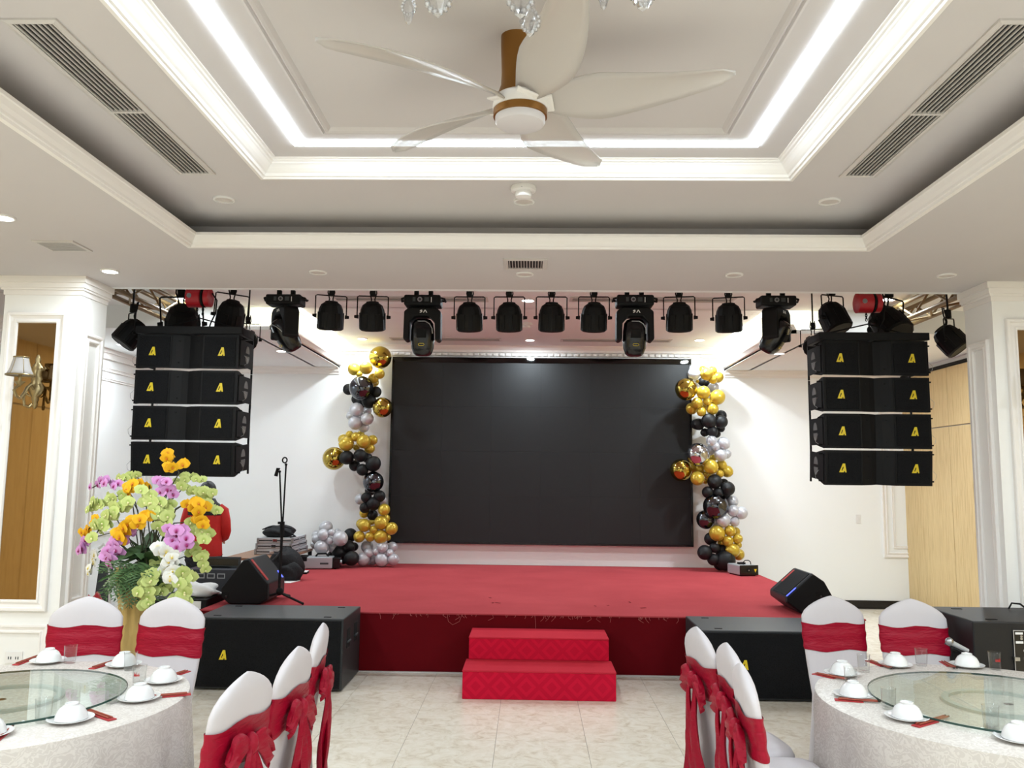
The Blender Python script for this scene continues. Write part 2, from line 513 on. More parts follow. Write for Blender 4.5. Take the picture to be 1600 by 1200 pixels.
M['lens_off'] = simple('frosted_lens', srgb(205, 198, 192), .5, vary=(8, .02))
G = 'unlit downlights'
downlight(350, 311, Z2, 'unlit round downlight below the left ceiling air grille', 0, G)
downlight(819, 314, Z2, 'unlit round downlight right below the white smoke detector', 0, G)
downlight(1296, 314, Z2, 'unlit round downlight below the right ceiling air grille', 0, G)
downlight(497, 425, ZC, 'unlit downlight in the lower ceiling above the left moving head lights', 0, G)
downlight(820, 428, ZC, 'unlit downlight in the lower ceiling next to the small central vent', 0, G)
downlight(1147, 429, ZC, 'unlit downlight in the lower ceiling above the right half of the light row', 0, G)
downlight(1479, 430, ZC, 'unlit downlight in the lower ceiling in front of the right pillar', 0, G)
G = 'lit downlights of the left aisle'
downlight(5, 339, ZC, 'lit downlight at the left picture edge', 1, G, pw=.5)
downlight(172, 423, ZC, 'lit downlight in the lower ceiling before the left pillar', 1, G, pw=.35)
for i, (x, y) in enumerate(((-2.92, 3.17), (-2.92, 1.98), (-2.92, .8), (-2.92, -.4), (-2.92, -1.6), (-4.5, 4.3), (-4.5, 1.9), (-4.5, -.5),
                            (2.8, 3.17), (2.8, 1.98), (2.8, .8), (2.8, -.4), (2.8, -1.6), (4.4, 4.3), (4.4, 1.9), (4.4, -.5), (-1.4, -4), (1.4, -4))):
    downlight(0, 0, ZC, 'unseen lit downlight added to brighten the hall, outside the view', 1, 'added hall downlights', pw=.55 if y > 3 else .95, pos=Vector((x, y, ZC)))  # unseen lamps added beyond the frame to raise the light level
G = 'lit downlights over the stage'
for px, py, z, lb in ((566, 529, ZK, 'lit downlight in the stage ceiling above the left balloon garland'),
                      (828, 531, ZK, 'lit downlight in the middle of the stage ceiling just above the screen'),
                      (825, 469, ZN, 'lit downlight in the stage ceiling between two spotlights in mid row'),
                      (1093, 531, ZK, 'lit downlight in the stage ceiling above the right balloon garland'),
                      (1217, 552, ZS, 'lit downlight in the right soffit below a moving head light'),
                      (440, 548, ZS, 'lit downlight in the left soffit below a moving head light'),
                      (1500, 527, ZS, 'lit downlight in the right soffit behind the pillar'),
                      (192, 538, ZS, 'lit downlight in the left soffit behind the pillar')):
    downlight(px, py, z, lb, 1, G, .075, .55 if px == 440 else 1.0 if px == 192 else 1.4 if z == ZS else (.8 if px < 600 else 1.15))
for px, py, lb in ((288, 465, 'bright square lamp behind the left red chain hoist'), (1388, 467, 'bright lamp behind the right red chain hoist')):
    downlight(px, py, ZN, lb, 1, G, .09, .3)


def smoke(px, py, z, label, r=.07):
    c = at(px, py, Z=z)
    t = thing('smoke_detector', label, 'smoke detector', (c.x, c.y, z))
    ob('base', MB().lathe([(r * .95, 0), (r, -.012), (r * .95, -.026), (r * .7, -.03), (.001, -.03)], 24), M['white'], t, smooth=True)
    ob('sensor_cap', MB().lathe([(r * .62, -.03), (r * .66, -.045), (r * .6, -.058), (r * .3, -.064), (.001, -.065)], 24), M['white'], t, smooth=True)
    for a in (.4, 2.5, 4.6):
        ob('vent_hole', MB().box((r * .9 * math.cos(a), r * .9 * math.sin(a), -.02), (.008, .008, .006)), M['dark'], t)


smoke(818, 292, Z2, 'white smoke detector on the raised hall ceiling')
smoke(822, 505, ZK, 'small white smoke detector on the stage ceiling', .08)


def grille(name, label, x0, x1, y0, y1, z, n, along, border=.02, split=None, group=None, sl=None):
    """recessed air grille; slats run along 'x' or 'y'."""
    c = Vector(((x0 + x1) / 2, (y0 + y1) / 2, z)); hx, hy = (x1 - x0) / 2, (y1 - y0) / 2
    t = thing(name, label, 'air vent', c, 0, group)
    ob('frame', MB().frame(-hx, hx, -hy, hy, [(-.0, .0), (0, -.008), (border * .6, -.012), (border, -.009), (border, 0)]), M['grilleframe'], t)
    ob('backing', MB().b2(-hx + border, hx - border, -hy + border, hy - border, -.0015, -.0005), M['dark'], t)
    ix, iy = hx - border, hy - border
    th = sl or .35
    for i in range(n):
        f = (i + .5) / n * 2 - 1
        if along == 'y':
            wv = 2 * ix / n * th
            ob('slat', MB().box((f * ix, 0, -.007), (wv, 2 * iy, .006), None), M['slat'], t)
        else:
            wv = 2 * iy / n * th
            ob('slat', MB().box((0, f * iy, -.007), (2 * ix, wv, .006)), M['slat'], t)
    if split is not None:
        ob('divider', MB().b2(-ix, ix, split - c.y - .008, split - c.y + .008, -.013, -.002), M['grilleframe'], t)
    return t


M['grilleframe'] = simple('grille_frame', srgb(205, 200, 196), .5)
grille('linear_air_grille', 'long grey slatted air grille in the left part of the raised ceiling', -1.878, -1.68, 2.70, 4.19, Z2, 7, 'y', .026, 3.43, 'long air grilles')
grille('linear_air_grille', 'long grey slatted air grille in the right part of the raised ceiling', 1.60, 1.79, 2.71, 4.198, Z2, 7, 'y', .026, 3.44, 'long air grilles')
grille('ceiling_vent', 'small square slatted vent in the lower ceiling above the left pillar', -3.03, -2.775, 4.80, 5.03, ZC, 8, 'x', .022, sl=.5)
v0 = at(821, 412, Z=ZC)
grille('ceiling_vent', 'small dark slatted vent in the middle of the lower ceiling', v0.x - .142, v0.x + .142, v0.y - .13, v0.y + .13, ZC, 12, 'y', .03, sl=.3)
G = 'narrow stage ceiling diffusers'
for x0, x1, py, z, lb in ((520, 762, 466, ZN, 'narrow linear diffuser in the stage ceiling behind the left spotlights'),
                          (890, 1150, 467, ZN, 'narrow linear diffuser in the stage ceiling behind the right spotlights'),
                          (610, 783, 529, ZK, 'narrow linear diffuser in the stage ceiling above the left half of the screen'),
                          (876, 1050, 531, ZK, 'narrow linear diffuser in the stage ceiling above the right half of the screen')):
    a, b = at(x0, py, Z=z), at(x1, py, Z=z)
    grille('linear_diffuser', lb, a.x, b.x, a.y - .11, a.y + .11, z, 2, 'x', .03, None, G, sl=.5)

# ---------------------------------------------------------------- ceiling fan
FX = at(813, 170, Y=2.96)
t = thing('ceiling_fan', 'five-blade ceiling fan with pale blades and brown stem under the coffer', 'ceiling fan', (FX.x, FX.y, 0))
M['bronze'] = simple('brushed_bronze', srgb(140, 98, 46), .36, .75, bump=(200, .1, .001))
M['fanwhite'] = simple('fan_white', srgb(232, 228, 224), .35)
ft = NT('fan_blade').set(srgb(214, 208, 202), .2, 0, .5)
ft.b.inputs['Transmission Weight'].default_value = .0
tb = ft.t; trn = tb.nodes.new('ShaderNodeBsdfTranslucent'); trn.inputs[0].default_value = srgb(226, 220, 212)
trp = tb.nodes.new('ShaderNodeBsdfTransparent')
m1 = tb.nodes.new('ShaderNodeMixShader'); m1.inputs[0].default_value = .45
m2 = tb.nodes.new('ShaderNodeMixShader'); m2.inputs[0].default_value = .14
out = tb.nodes['Material Output']
tb.links.new(ft.b.outputs[0], m1.inputs[1]); tb.links.new(trn.outputs[0], m1.inputs[2])
tb.links.new(m1.outputs[0], m2.inputs[1]); tb.links.new(trp.outputs[0], m2.inputs[2]); tb.links.new(m2.outputs[0], out.inputs[0])
M['blade'] = ft.m
hz = FX.z
# stem: flared bronze body from ceiling to hub
rings = []
for z, hw, dx in ((hz + .04, .088, -.004), (hz + .055, .08, -.006), (hz + .09, .062, -.012), (hz + .14, .052, -.02), (hz + .20, .05, -.024), (hz + .25, .054, -.022), (hz + .27, .056, -.02), (Z3, .06, -.016)):
    rings.append([(dx + hw * math.cos(2 * PI * k / 24), hw * .9 * math.sin(2 * PI * k / 24), z) for k in range(24)])
ob('stem', MB().loft(rings), M['bronze'], t, smooth=True)
ob('screw', MB().ball((.012, -.042, hz + .225), .006, 8, 6), M['dark'], t)
ob('motor_housing', MB().lathe([(.02, hz + .046), (.09, hz + .044), (.1, hz + .036), (.104, hz + .01), (.104, hz - .008), (.02, hz - .008)], 40), M['fanwhite'], t, smooth=True)
ob('brass_ring', MB().lathe([(.09, hz - .008), (.101, hz - .009), (.101, hz - .034), (.092, hz - .036), (.05, hz - .036)], 40), M['bronze'], t, smooth=True)
ob('light_diffuser', MB().lathe([(.094, hz - .034), (.094, hz - .052), (.088, hz - .062), (.07, hz - .068), (.001, hz - .07)], 40), simple('fan_diffuser', srgb(206, 202, 204), .5), t, smooth=True)


def blade(ang, L, tip=None):
    # swept paddle with twist; local x outward
    n, k = 16, 6
    vs = []; fs = []
    for i in range(n + 1):
        s = i / n
        x = .075 + (L - .075) * s
        wd = (.045 + .07 * math.sin(min(1, s * 2.6) * PI / 2)) * (1 - .62 * max(0, (s - .3) / .7) ** 1.25)
        if s > .9: wd *= math.sqrt(max(.02, 1 - ((s - .9) / .1) ** 2)) * .98 + .02
        sweep = .05 * math.sin(s * PI * .9) - .05 * s
        tw = -math.radians(26 * (1 - s) ** 1.2 + 7)
        z0 = .012 + .035 * s - .01 * s * s
        for j in range(k + 1):
            u = (j / k - .5) * 2 * wd * .95
            cam_ = .012 * (1 - (j / k * 2 - 1) ** 2)
            vs.append((x, sweep + u * math.cos(tw), z0 + u * math.sin(tw) + cam_))
    for i in range(n):
        for j in range(k):
            a = i * (k + 1) + j
            fs.append((a, a + k + 1, a + k + 2, a + 1))
    o = ob('blade', MB().add(vs, fs), M['blade'], t, smooth=1.2, loc=(0, 0, hz + .015), rot=(0, 0, ang))
    sd = o.modifiers.new('solid', 'SOLIDIFY'); sd.thickness = .006
    ob('blade_holder', MB().add([(.06, .035, -.012), (.125, .04, -.008), (.125, -.04, .016), (.06, -.035, .014), (.06, .035, .006), (.125, .04, .0), (.125, -.04, .026), (.06, -.035, .028)],
       [(0, 1, 2, 3), (4, 7, 6, 5), (0, 4, 5, 1), (1, 5, 6, 2), (2, 6, 7, 3), (3, 7, 4, 0)]), M['fanwhite'], t, loc=(0, 0, hz + .005), rot=(0, 0, ang), bevel=.004)


for a in (66, 139, 213, 284, 350):
    blade(math.radians(a), .78)

# ---------------------------------------------------------------- crystal chandelier hanging in front of the fan
CH = at(822, -10, Y=1.62)
t = thing('crystal_chandelier', 'crystal chandelier with hanging glass drops at the top edge', 'chandelier', (CH.x, CH.y, 0))
zc = at(822, 0, Y=1.62).z
ob('rod', MB().cyl((0, 0, zc + .2), (0, 0, Z3), .008), M['chrome'], t)
ob('canopy', MB().lathe([(.001, Z3), (.07, Z3), (.065, Z3 - .02), (.02, Z3 - .03), (.001, Z3 - .03)], 24), M['chrome'], t, smooth=True)
ob('body', MB().lathe([(.001, zc + .22), (.03, zc + .2), (.05, zc + .15), (.02, zc + .11), (.04, zc + .08), (.001, zc + .05)], 20), M['crystal'], t, smooth=True)


def drop(r, h):
    mb = MB()
    prof = [(.0005, -h), (r * .5, -h * .93), (r, -h * .68), (r * .93, -h * .45), (r * .45, -h * .18), (r * .12, -.004), (.0005, 0)]
    nn = 8; rr = []
    for q, (a, z) in enumerate(prof):
        rr.append([(a * math.cos(2 * PI * (k + .5 * (q % 2)) / nn), a * .5 * math.sin(2 * PI * (k + .5 * (q % 2)) / nn), z) for k in range(nn)])
    return mb.loft(rr)


def bead_ring(mb, c, R, n):
    for k in range(n):
        a = 2 * PI * k / n
        mb.ball((c[0] + R * math.cos(a), c[1], c[2] + R * 1.25 * math.sin(a)), R * .3, 6, 4)


for px, top, bot, rr, dep in ((640, -34, 40, 13, 1.62), (686, -50, 28, 23, 1.5), (814, -60, 30, 24, 1.5), (829, -4, 58, 17, 1.56), (943, -50, 16, 12, 1.62), (1004, -60, 18, 22, 1.55)):
    a, b = at(px, top, Y=dep), at(px, bot, Y=dep)
    h = a.z - b.z; r = rr / F * dep
    lo = (a.x - CH.x, a.y - CH.y, a.z)
    d = ob('crystal_drop', drop(r * .82, h), M['crystal'], t, loc=lo, rot=(0, 0, random.uniform(-.4, .4)))
    mb = MB()
    bead_ring(mb, (0, 0, -h * .6), r * .86, 14)
    ob('crystal_rim', mb, M['crystal'], t, loc=lo)['kind'] = 'stuff'
    ax, ay = lo[0], lo[1]
    ob('arm', MB().tube([(0, 0, zc + .12), (ax * .4, ay * .4, zc + .06), (ax * .8, ay * .8, zc + .07), (ax, ay, max(lo[2] + .03, zc + .05)), (ax, ay, lo[2])], .006, 8), M['crystal'], t, smooth=True)
# ================================================================ STAGE
def carpet(name, c0, c1, pattern=False):
    t = NT(name).set(rough=.95, spec=.1)
    v = t.coord()
    n = t.noise(v, 260, 2)
    n2 = t.noise(v, 1.6, 5, .6)
    mixv = t.math('ADD', t.math('MULTIPLY', n, .55), t.math('MULTIPLY', n2, .45))
    col = t.ramp(mixv, [(.3, c0), (.7, c1)])
    if pattern:
        sp = t.n('ShaderNodeSeparateXYZ'); t.l(v, sp.inputs[0])
        P = .2
        px = t.math('ABSOLUTE', t.math('SUBTRACT', t.math('FRACT', t.math('DIVIDE', sp.outputs[0], P)), .5))
        pz = t.math('ABSOLUTE', t.math('SUBTRACT', t.math('FRACT', t.math('DIVIDE', sp.outputs[2], P)), .5))
        d = t.math('ADD', px, pz)
        ring = t.math('FRACT', t.math('MULTIPLY', d, 2.6))
        k = t.math('GREATER_THAN', ring, .55)
        mx = t.n('ShaderNodeMix', data_type='RGBA'); t.l(t.math('MULTIPLY', k, .22), mx.inputs[0]); t.l(col, mx.inputs[6]); mx.inputs[7].default_value = tuple(x * 1.5 for x in c1[:3]) + (1,)
        col = mx.outputs[2]
        t.bump(t.math('ADD', n, k), .25, .004)
    else:
        t.bump(n, .35, .004)
    t.l(col, t.b.inputs['Base Color'])
    return t.m


M['carpet'] = carpet('red_stage_carpet', srgb(158, 58, 64), srgb(186, 78, 82))  # paler, duller red: the sheen on the top is put into the colour
M['skirt'] = carpet('dark_red_stage_skirt', srgb(88, 8, 14), srgb(106, 13, 22))
M['stepc'] = carpet('patterned_step_carpet', srgb(176, 12, 42), srgb(198, 26, 56), True)
SX0, SX1, SY0 = -2.965, 2.99, 7.586
t = thing('stage_platform', 'low stage platform covered in worn red carpet', 'stage', (0, SY0, 0))
ob('carpet_top', MB().b2(SX0, SX1, -.012, YB - SY0 - .003, STZ - .012, STZ), M['carpet'], t)
ob('front_skirt', MB().b2(SX0 + .005, SX1 - .005, 0, .02, .012, STZ - .012), M['skirt'], t)
mb = MB(); mb.b2(SX0 + .005, SX0 + .025, .02, YB - SY0 - .01, .001, STZ - .012)
ob('side_skirt', mb, M['skirt'], t)
ob('side_skirt', MB().b2(SX1 - .025, SX1 - .005, .02, YB - SY0 - .01, .001, STZ - .012), M['skirt'], t)
ob('kick_strip', MB().b2(SX0, SX1, -.02, .02, .001, .012), M['grilleframe'], t)
M['thread'] = simple('carpet_thread', srgb(188, 110, 104), .9)
mb = MB()
for i in range(70):
    x = random.uniform(-1.4, 1.9); L = random.choice((.012, .02, .03, .05))
    p = Vector((x, -.014, STZ - .008))
    q = [p, p + Vector((random.uniform(-.3, .3) * L, -.006, -L * .5)), p + Vector((random.uniform(-.9, .9) * L, -.004, -L))]
    mb.tube(q, .0012, 4)
mb.tube([(-.73, -.014, STZ - .01), (-.72, -.016, STZ - .07), (-.68, -.016, STZ - .1), (-.62, -.016, STZ - .07), (-.6, -.014, STZ - .01)], .0012, 4)
mb.tube([(.055, -.014, STZ - .008), (.06, -.016, STZ - .06), (.062, -.016, STZ - .12)], .0014, 4)
ob('frayed_threads', mb, M['thread'], t)['kind'] = 'stuff'
mb = MB()
for px, py in ((766, 934), (770, 942), (778, 942), (984, 941), (1005, 950), (950, 946), (930, 947)):
    c = at(px, py, Z=STZ)
    mb.box((c.x, c.y - SY0, STZ + .0008), (random.uniform(.02, .06), random.uniform(.01, .03), .0015), Matrix.Rotation(random.uniform(0, 3), 3, 'Z'))
ob('carpet_tear', mb, M['skirt'], t)['kind'] = 'stuff'

# ---- two-step stairs
t = thing('stage_steps', 'two-tread step block in diamond-patterned red carpet before the stage', 'steps', (.086, 6.73, 0))
hw = .606
for k, (y0, y1, z0, z1, inset) in enumerate(((0, .42, .0, .222, 0), (.40, .83, .222, .405, .02))):
    w2 = hw - inset
    ob('riser', MB().b2(-w2, w2, y0, y1, z0, z1 - .012), M['stepc'], t, bevel=.006)
    ob('tread', MB().b2(-w2 - .003, w2 + .003, y0 - .004, y1, z1 - .014, z1), M['stept'] if 'stept' in M else M.setdefault('stept', carpet('step_tread_carpet', srgb(178, 34, 52), srgb(200, 52, 66))), t, bevel=.006)

# ================================================================ LED SCREEN
a, b = at(604, 558, Y=11.68), at(1083, 854, Y=11.68)
SXa, SXb, SZa, SZb = -1.985, 2.275, .815, 3.445
t = thing('led_screen', 'huge dark switched-off LED video wall on the back wall', 'screen', ((SXa + SXb) / 2, 11.68, SZa))
wd, ht = SXb - SXa, SZb - SZa
ps = NT('led_screen_face').set(srgb(34, 35, 36), .55, 0, .3)
v = ps.coord(); nn = ps.noise(v, 400, 2); ps.bump(nn, .2, .002)
M['screenface'] = ps.m
ob('mount_frame', MB().b2(-wd / 2 + .05, wd / 2 - .05, .03, .115, .04, ht - .08), M['black'], t)
cw, chh = (wd - .06) / 6, (ht - .105) / 4
for i in range(6):
    for j in range(4):
        ob('led_panel', MB().b2(-wd / 2 + .03 + i * cw + .0004, -wd / 2 + .03 + (i + 1) * cw - .0004, 0, .03, .03 + j * chh + .0004, .03 + (j + 1) * chh - .0004), M['screenface'], t)
ob('bezel', MB().b2(-wd / 2, wd / 2, -.012, .03, 0, .03), M['blackgloss'], t)
ob('bezel', MB().b2(-wd / 2, -wd / 2 + .03, -.012, .03, .03, ht - .075), M['blackgloss'], t)
ob('bezel', MB().b2(wd / 2 - .03, wd / 2, -.012, .03, .03, ht - .075), M['blackgloss'], t)
mb = MB()
nb = 26
rows = []
for i in range(nb + 1):
    x = -wd / 2 + wd * i / nb
    yy = -.012 + .004 * math.sin(i * 1.9) + .003 * math.sin(i * .7)
    rows.append([(x, yy, ht - .075), (x, yy + .006 + .003 * math.sin(i * 1.1), ht), (x, .03, ht), (x, .03, ht - .075)])
mb.loft(rows)
ob('top_bezel', mb, simple('glossy_bezel', srgb(60, 62, 62), .04, 1), t, smooth=True)['label'] = 'mirror-like black top edge'

# ================================================================ LOUDSPEAKERS
gt = NT('speaker_grille').set(srgb(8, 8, 10), .75, 0, .2)
v = gt.coord((1, 1, 1)); vo = gt.n('ShaderNodeTexVoronoi'); vo.inputs['Scale'].default_value = 95; gt.l(v, vo.inputs['Vector'])
gt.l(gt.ramp(vo.outputs['Distance'], [(.25, srgb(2, 2, 3)), (.45, srgb(14, 15, 18))]), gt.b.inputs['Base Color'])
gt.bump(vo.outputs['Distance'], .4, .004)
M['grille'] = gt.m


def logo(parent, x, y, z, s=.07):
    """yellow slanted A badge facing -Y."""
    o1 = [(-.5, -.5), (-.02, .5), (.28, .5), (.48, -.5)]
    r = ob('badge', MB().prism([(p[0] * s * .84, p[1] * s) for p in o1], -.004), M['yellow'], parent, loc=(x, y, z))
    r['label'] = 'yellow slanted A badge'
    ob('badge_mark', MB().prism([(p[0] * s * .84, p[1] * s) for p in ((-.2, -.3), (-.02, .12), (.06, .12), (.0, -.12), (-.06, -.14), (-.1, -.3))], -.003), M['black'], r, loc=(0, -.004, 0))
    ob('badge_mark', MB().prism([(p[0] * s * .84, p[1] * s) for p in ((.12, -.5), (.15, -.36), (.24, -.36), (.26, -.5))], -.003), M['black'], r, loc=(0, -.004, 0))
    return r


AW, AH, AD = .84, .276, .36


def array_box():
    """line array cabinet: origin at centre of its front face, front towards -Y."""
    t = thing('line_array_speaker', 'x', 'loudspeaker')
    hw, hh = AW / 2, AH / 2
    pl = [(-hw, .0), (-.13, .0), (-.10, .012), (-.045, .03), (0, .05), (.045, .03), (.10, .012), (.13, .0), (hw, .0), (hw, .04), (hw - .02, AD), (-hw + .02, AD), (-hw, .04)]
    def zs(y): return hh - .055 * max(0, y - .04) / AD
    top = [(x, y, zs(y)) for x, y in pl]; bot = [(x, y, -zs(y)) for x, y in pl]
    ob('cabinet', MB().loft([bot, top]), M['black'], t)
    for s in (-1, 1):
        g = ob('grille', MB().b2(s * (hw - .022), s * .145, -.006, .002, -hh + .018, hh - .018), M['grille'], t)
        mb = MB()
        for z in (-hh + .05, hh - .05): mb.cyl((s * .075, .012, z), (s * .075, .024, z), .005, n=8)
        ob('horn_screw', mb, M['rubber'], t)['kind'] = 'stuff'
        # baffle strips beside the throat
        ob('throat_flap', MB().b2(s * .128, s * .140, -.004, .004, -hh + .01, hh - .01), M['black'], t)
        sp = ob('side_plate', MB().b2(s * hw, s * (hw + .008), .03, AD * .92, -hh + .03, hh - .03), M['black'], t)
        for q in (-1, 1):
            pts = [(.19 + .045 * math.cos(a) , q * (.012 + .062 * math.sin(a))) for a in [PI * i / 10 for i in range(11)]]
            m3 = MB().prism(pts, s * .004, Matrix(((0, 1, 0), (1, 0, 0), (0, 0, 1))), (s * (hw + .0075), 0, 0))
            ob('handle_slot', m3, M['handle'], t)
        for z in (-hh + .03, hh - .03):
            ob('rigging_pin', MB().cyl((s * (hw + .005), .05, z), (s * (hw + .035), .05, z), .006, n=8), M['rubber'], t)
        ob('rigging_arm', MB().b2(s * (hw - .006), s * (hw + .006), AD - .03, AD - .012, -hh - .006, hh + .008), M['black'], t)
        ob('pin_tether', MB().tube([(s * (hw + .03), .05, -hh + .03), (s * (hw + .055), .06, -hh + .05), (s * (hw + .06), .06, -hh + .085), (s * (hw + .03), .06, -hh + .115)], .0013, 5), M['metal'], t)
    logo(t, -.285, -.0062, 0); logo(t, .285, -.0062, 0)
    return t


M['handle'] = simple('handle_pocket', srgb(120, 120, 120), .6, .3)
proto = array_box()
first = True
for s, lr in ((-1, 'left'), (1, 'right')):
    ctr = at(288, 635, Y=6.62) if s < 0 else at(1371, 645, Y=6.62)
    zt = (at(288, 523, Y=6.62) if s < 0 else at(1371, 533, Y=6.62)).z
    z = zt - AH / 2
    y = 6.62
    names = ('top', 'second from top', 'third from top', 'bottom')
    for k in range(4):
        tilt = (0, 0, .012, .1)[k]
        lb = '%s black cabinet of the hanging %s line array' % (names[k], lr)
        if first: o = proto; first = False
        else: o = dup(proto)
        o['label'] = lb; o['group'] = 'line array cabinets'
        o.location = (ctr.x, y, z); o.rotation_euler = (tilt, 0, 0)
        z -= AH + (.018, .017, .016, 0)[k]
        if k == 2: y += .014
    # flying frame, bridle, hoist
    fz = zt + .012
    t = thing('flying_frame', 'flat black steel flying frame on top of the %s line array' % lr, 'rigging frame', (ctr.x, 6.62, fz), 0, 'flying frames')
    ob('front_beam', MB().b2(-.44, .44, .0, .05, 0, .06), M['black'], t, bevel=.004)
    ob('rear_beam', MB().b2(-.42, .42, AD - .05, AD, 0, .06), M['black'], t, bevel=.004)
    for q in (-1, 0, 1):
        ob('cross_beam', MB().b2(q * .41 - .02, q * .41 + .02, .05, AD - .05, 0, .06), M['black'], t, bevel=.003)
    apex = Vector((.02, .18, .16))
    for q in (-1, 1):
        ob('bridle', MB().tube([(q * .4, .18, .06), apex], .006, 6), M['rubber'], t)
        ob('shackle', MB().ball((q * .40, .18, .07), .016, 10, 6), M['metal'], t)
    hp = Vector((ctr.x + .02, 6.765, fz + .06))
    t = thing('chain_hoist', 'red electric chain hoist with chain above the %s line array' % lr, 'hoist', hp, 0, 'chain hoists')
    zb = ZN - fz - .06
    ob('hoist_body', MB().tube([(-.105, 0, .27), (-.095, 0, .27), (.02, 0, .27), (.03, 0, .27)], [.06, .085, .085, .06], 20), M['red'], t, smooth=True)
    ob('hoist_motor', MB().tube([(.04, 0, .27), (.05, 0, .27), (.09, 0, .27), (.10, 0, .27)], [.055, .08, .08, .055], 20), M['red'], t, smooth=True)
    ob('gear_band', MB().tube([(.028, 0, .27), (.042, 0, .27)], [.084, .084], 20), M['rubber'], t)
    ob('maker_plate', MB().cyl((-.06, -.086, .27), (-.06, -.078, .27), .02, n=16), M['metal'], t)
    lk = MB()
    for k in range(9):
        zz = .185 - .018 * k
        for xx in (-.02, .03) if k < 4 else (.0,):
            pts = [(xx + (.008 * math.cos(a) if k % 2 else 0), (0 if k % 2 else .008 * math.cos(a)), zz + .014 * math.sin(a)) for a in [2 * PI * i / 8 for i in range(9)]]
            lk.tube(pts, .0035, 5, False)
    ob('chain', lk, M['rubber'], t)['kind'] = 'stuff'
    ob('hook_block', MB().ball((.0, 0, .045), .024, 12, 8, (.8, .6, 1.2)), M['rubber'], t)
    ob('suspension', MB().cyl((0, 0, .35), (0, 0, zb), .012, n=8), M['rubber'], t)
    ob('power_cable', MB().tube([(.1, 0, .31), (.14, .01, .25), (.13, .02, .14), (.09, .03, .06), (.08, .03, .02)], .007, 6), M['rubber'], t, smooth=True)


def subwoofer(x0, x1, y0, y1, h, label, badge=None, vents=1, back=False):
    cx_, cy_ = (x0 + x1) / 2, y0
    t = thing('subwoofer', label, 'subwoofer', (cx_, cy_, 0), 0, 'subwoofers on the floor')
    hw = (x1 - x0) / 2; d = y1 - y0
    ob('cabinet', MB().b2(-hw, hw, .004, d, .012, h), M['subblack' if back else 'subpaint'], t, bevel=.008)
    if not back:
        ob('grille', MB().b2(-hw + .02, hw - .02, -.008, .004, .03, h - .02), M['grille'], t)
    for sx in (-1, 1):
        for yy in (.2, d - .2):
            ob('handle_recess', MB().b2(sx * (hw - .001), sx * (hw + .003), yy - .06, yy + .06, h * .55, h * .82), M['rubber'], t, bevel=.01)
            ob('handle_bar', MB().cyl((sx * (hw + .008), yy - .05, h * .64), (sx * (hw + .008), yy + .05, h * .64), .009, n=8), M['dgrey'], t)
    for fx in (-hw + .15, hw - .15):
        for fy in (.08, d - .1):
            ob('stacking_foot_cup', MB().b2(fx - .03, fx + .03, fy - .012, fy + .012, h, h + .003), M['rubber'], t)
            ob('foot', MB().cyl((fx, fy, 0), (fx, fy, .012), .02, n=12), M['rubber'], t)
    if badge: logo(t, badge - cx_, -.0082, .283, .075)
    return t


M['subblack'] = simple('textured_black_paint', srgb(20, 20, 22), .5, spec=.4, bump=(220, .2, .002))
M['subpaint'] = simple('textured_grey_black_paint', srgb(36, 39, 41), .45, spec=.45, bump=(220, .2, .002))
bl = at(348, 1027, Y=6.85); br = at(1163, 1040, Y=6.8)
subwoofer(-2.72, -1.505, 6.86, 7.545, .578, 'wide black subwoofer left of the red steps behind two chairs', bl.x)
subwoofer(1.38, 2.60, 6.80, 7.49, .545, 'wide black subwoofer right of the red steps behind two chairs', br.x)
# third one by the right wall, seen from behind
q0 = at(1520, 974, Z=.56)
t = subwoofer(2.580, 3.90, 4.98, 5.56, 0.935, 'black subwoofer turned backwards beside the right pillar', back=True)
hw = (3.95 - 2.665) / 2
AX, AZ = -0.434, 0.890                      # top left corner of the rear plate
p = ob('amplifier_plate', MB().b2(AX, AX + .45, -.002, .006, AZ - .26, AZ), M['blackgloss'], t)
ob('plate_border', MB().frame(AX, AX + .45, AZ - .26, AZ, [(0, 0), (0, .002), (.004, .002), (.004, 0)]), M['slat'], p, loc=(0, -.002, 0), rot=(PI / 2, 0, 0))
for (x0, x1, z0, z1) in ((.012, .055, .024, .012), (.012, .055, .075, .062), (.075, .12, .024, .012), (.055, .1, .12, .11), (.055, .1, .165, .15)):
    ob('printed_label', MB().b2(AX + x0, AX + x1, -.0035, -.001, AZ - z0, AZ - z1), M['white'], p)
for (x, z) in ((.045, .035), (.045, .048), (.09, .135), (.1, .045)):
    ob('socket', MB().cyl((AX + x, -.006, AZ - z), (AX + x, -.001, AZ - z), .007, n=12), M['metal'], p)
ob('power_plug', MB().b2(AX - .008, AX + .022, -.02, -.001, AZ - .17, AZ - .15), M['metal'], p)
ob('cable_on_top', MB().tube([(-.19 + .02, .5, 0.939), (-.155, .49, 0.975), (-.12, .46, 0.975), (-.095, .42, 0.945), (-.04, .34, 0.942), (.1, .3, 0.942), (.3, .32, 0.942)], .006, 6), M['rubber'], t, smooth=True)
# ================================================================ TRUSSES AND STAGE LIGHTS
M['truss'] = simple('gold_anodised_truss', srgb(128, 106, 66), .5, .3, bump=(40, .1, .003))
TZ0, TZ1 = 3.335, 3.505


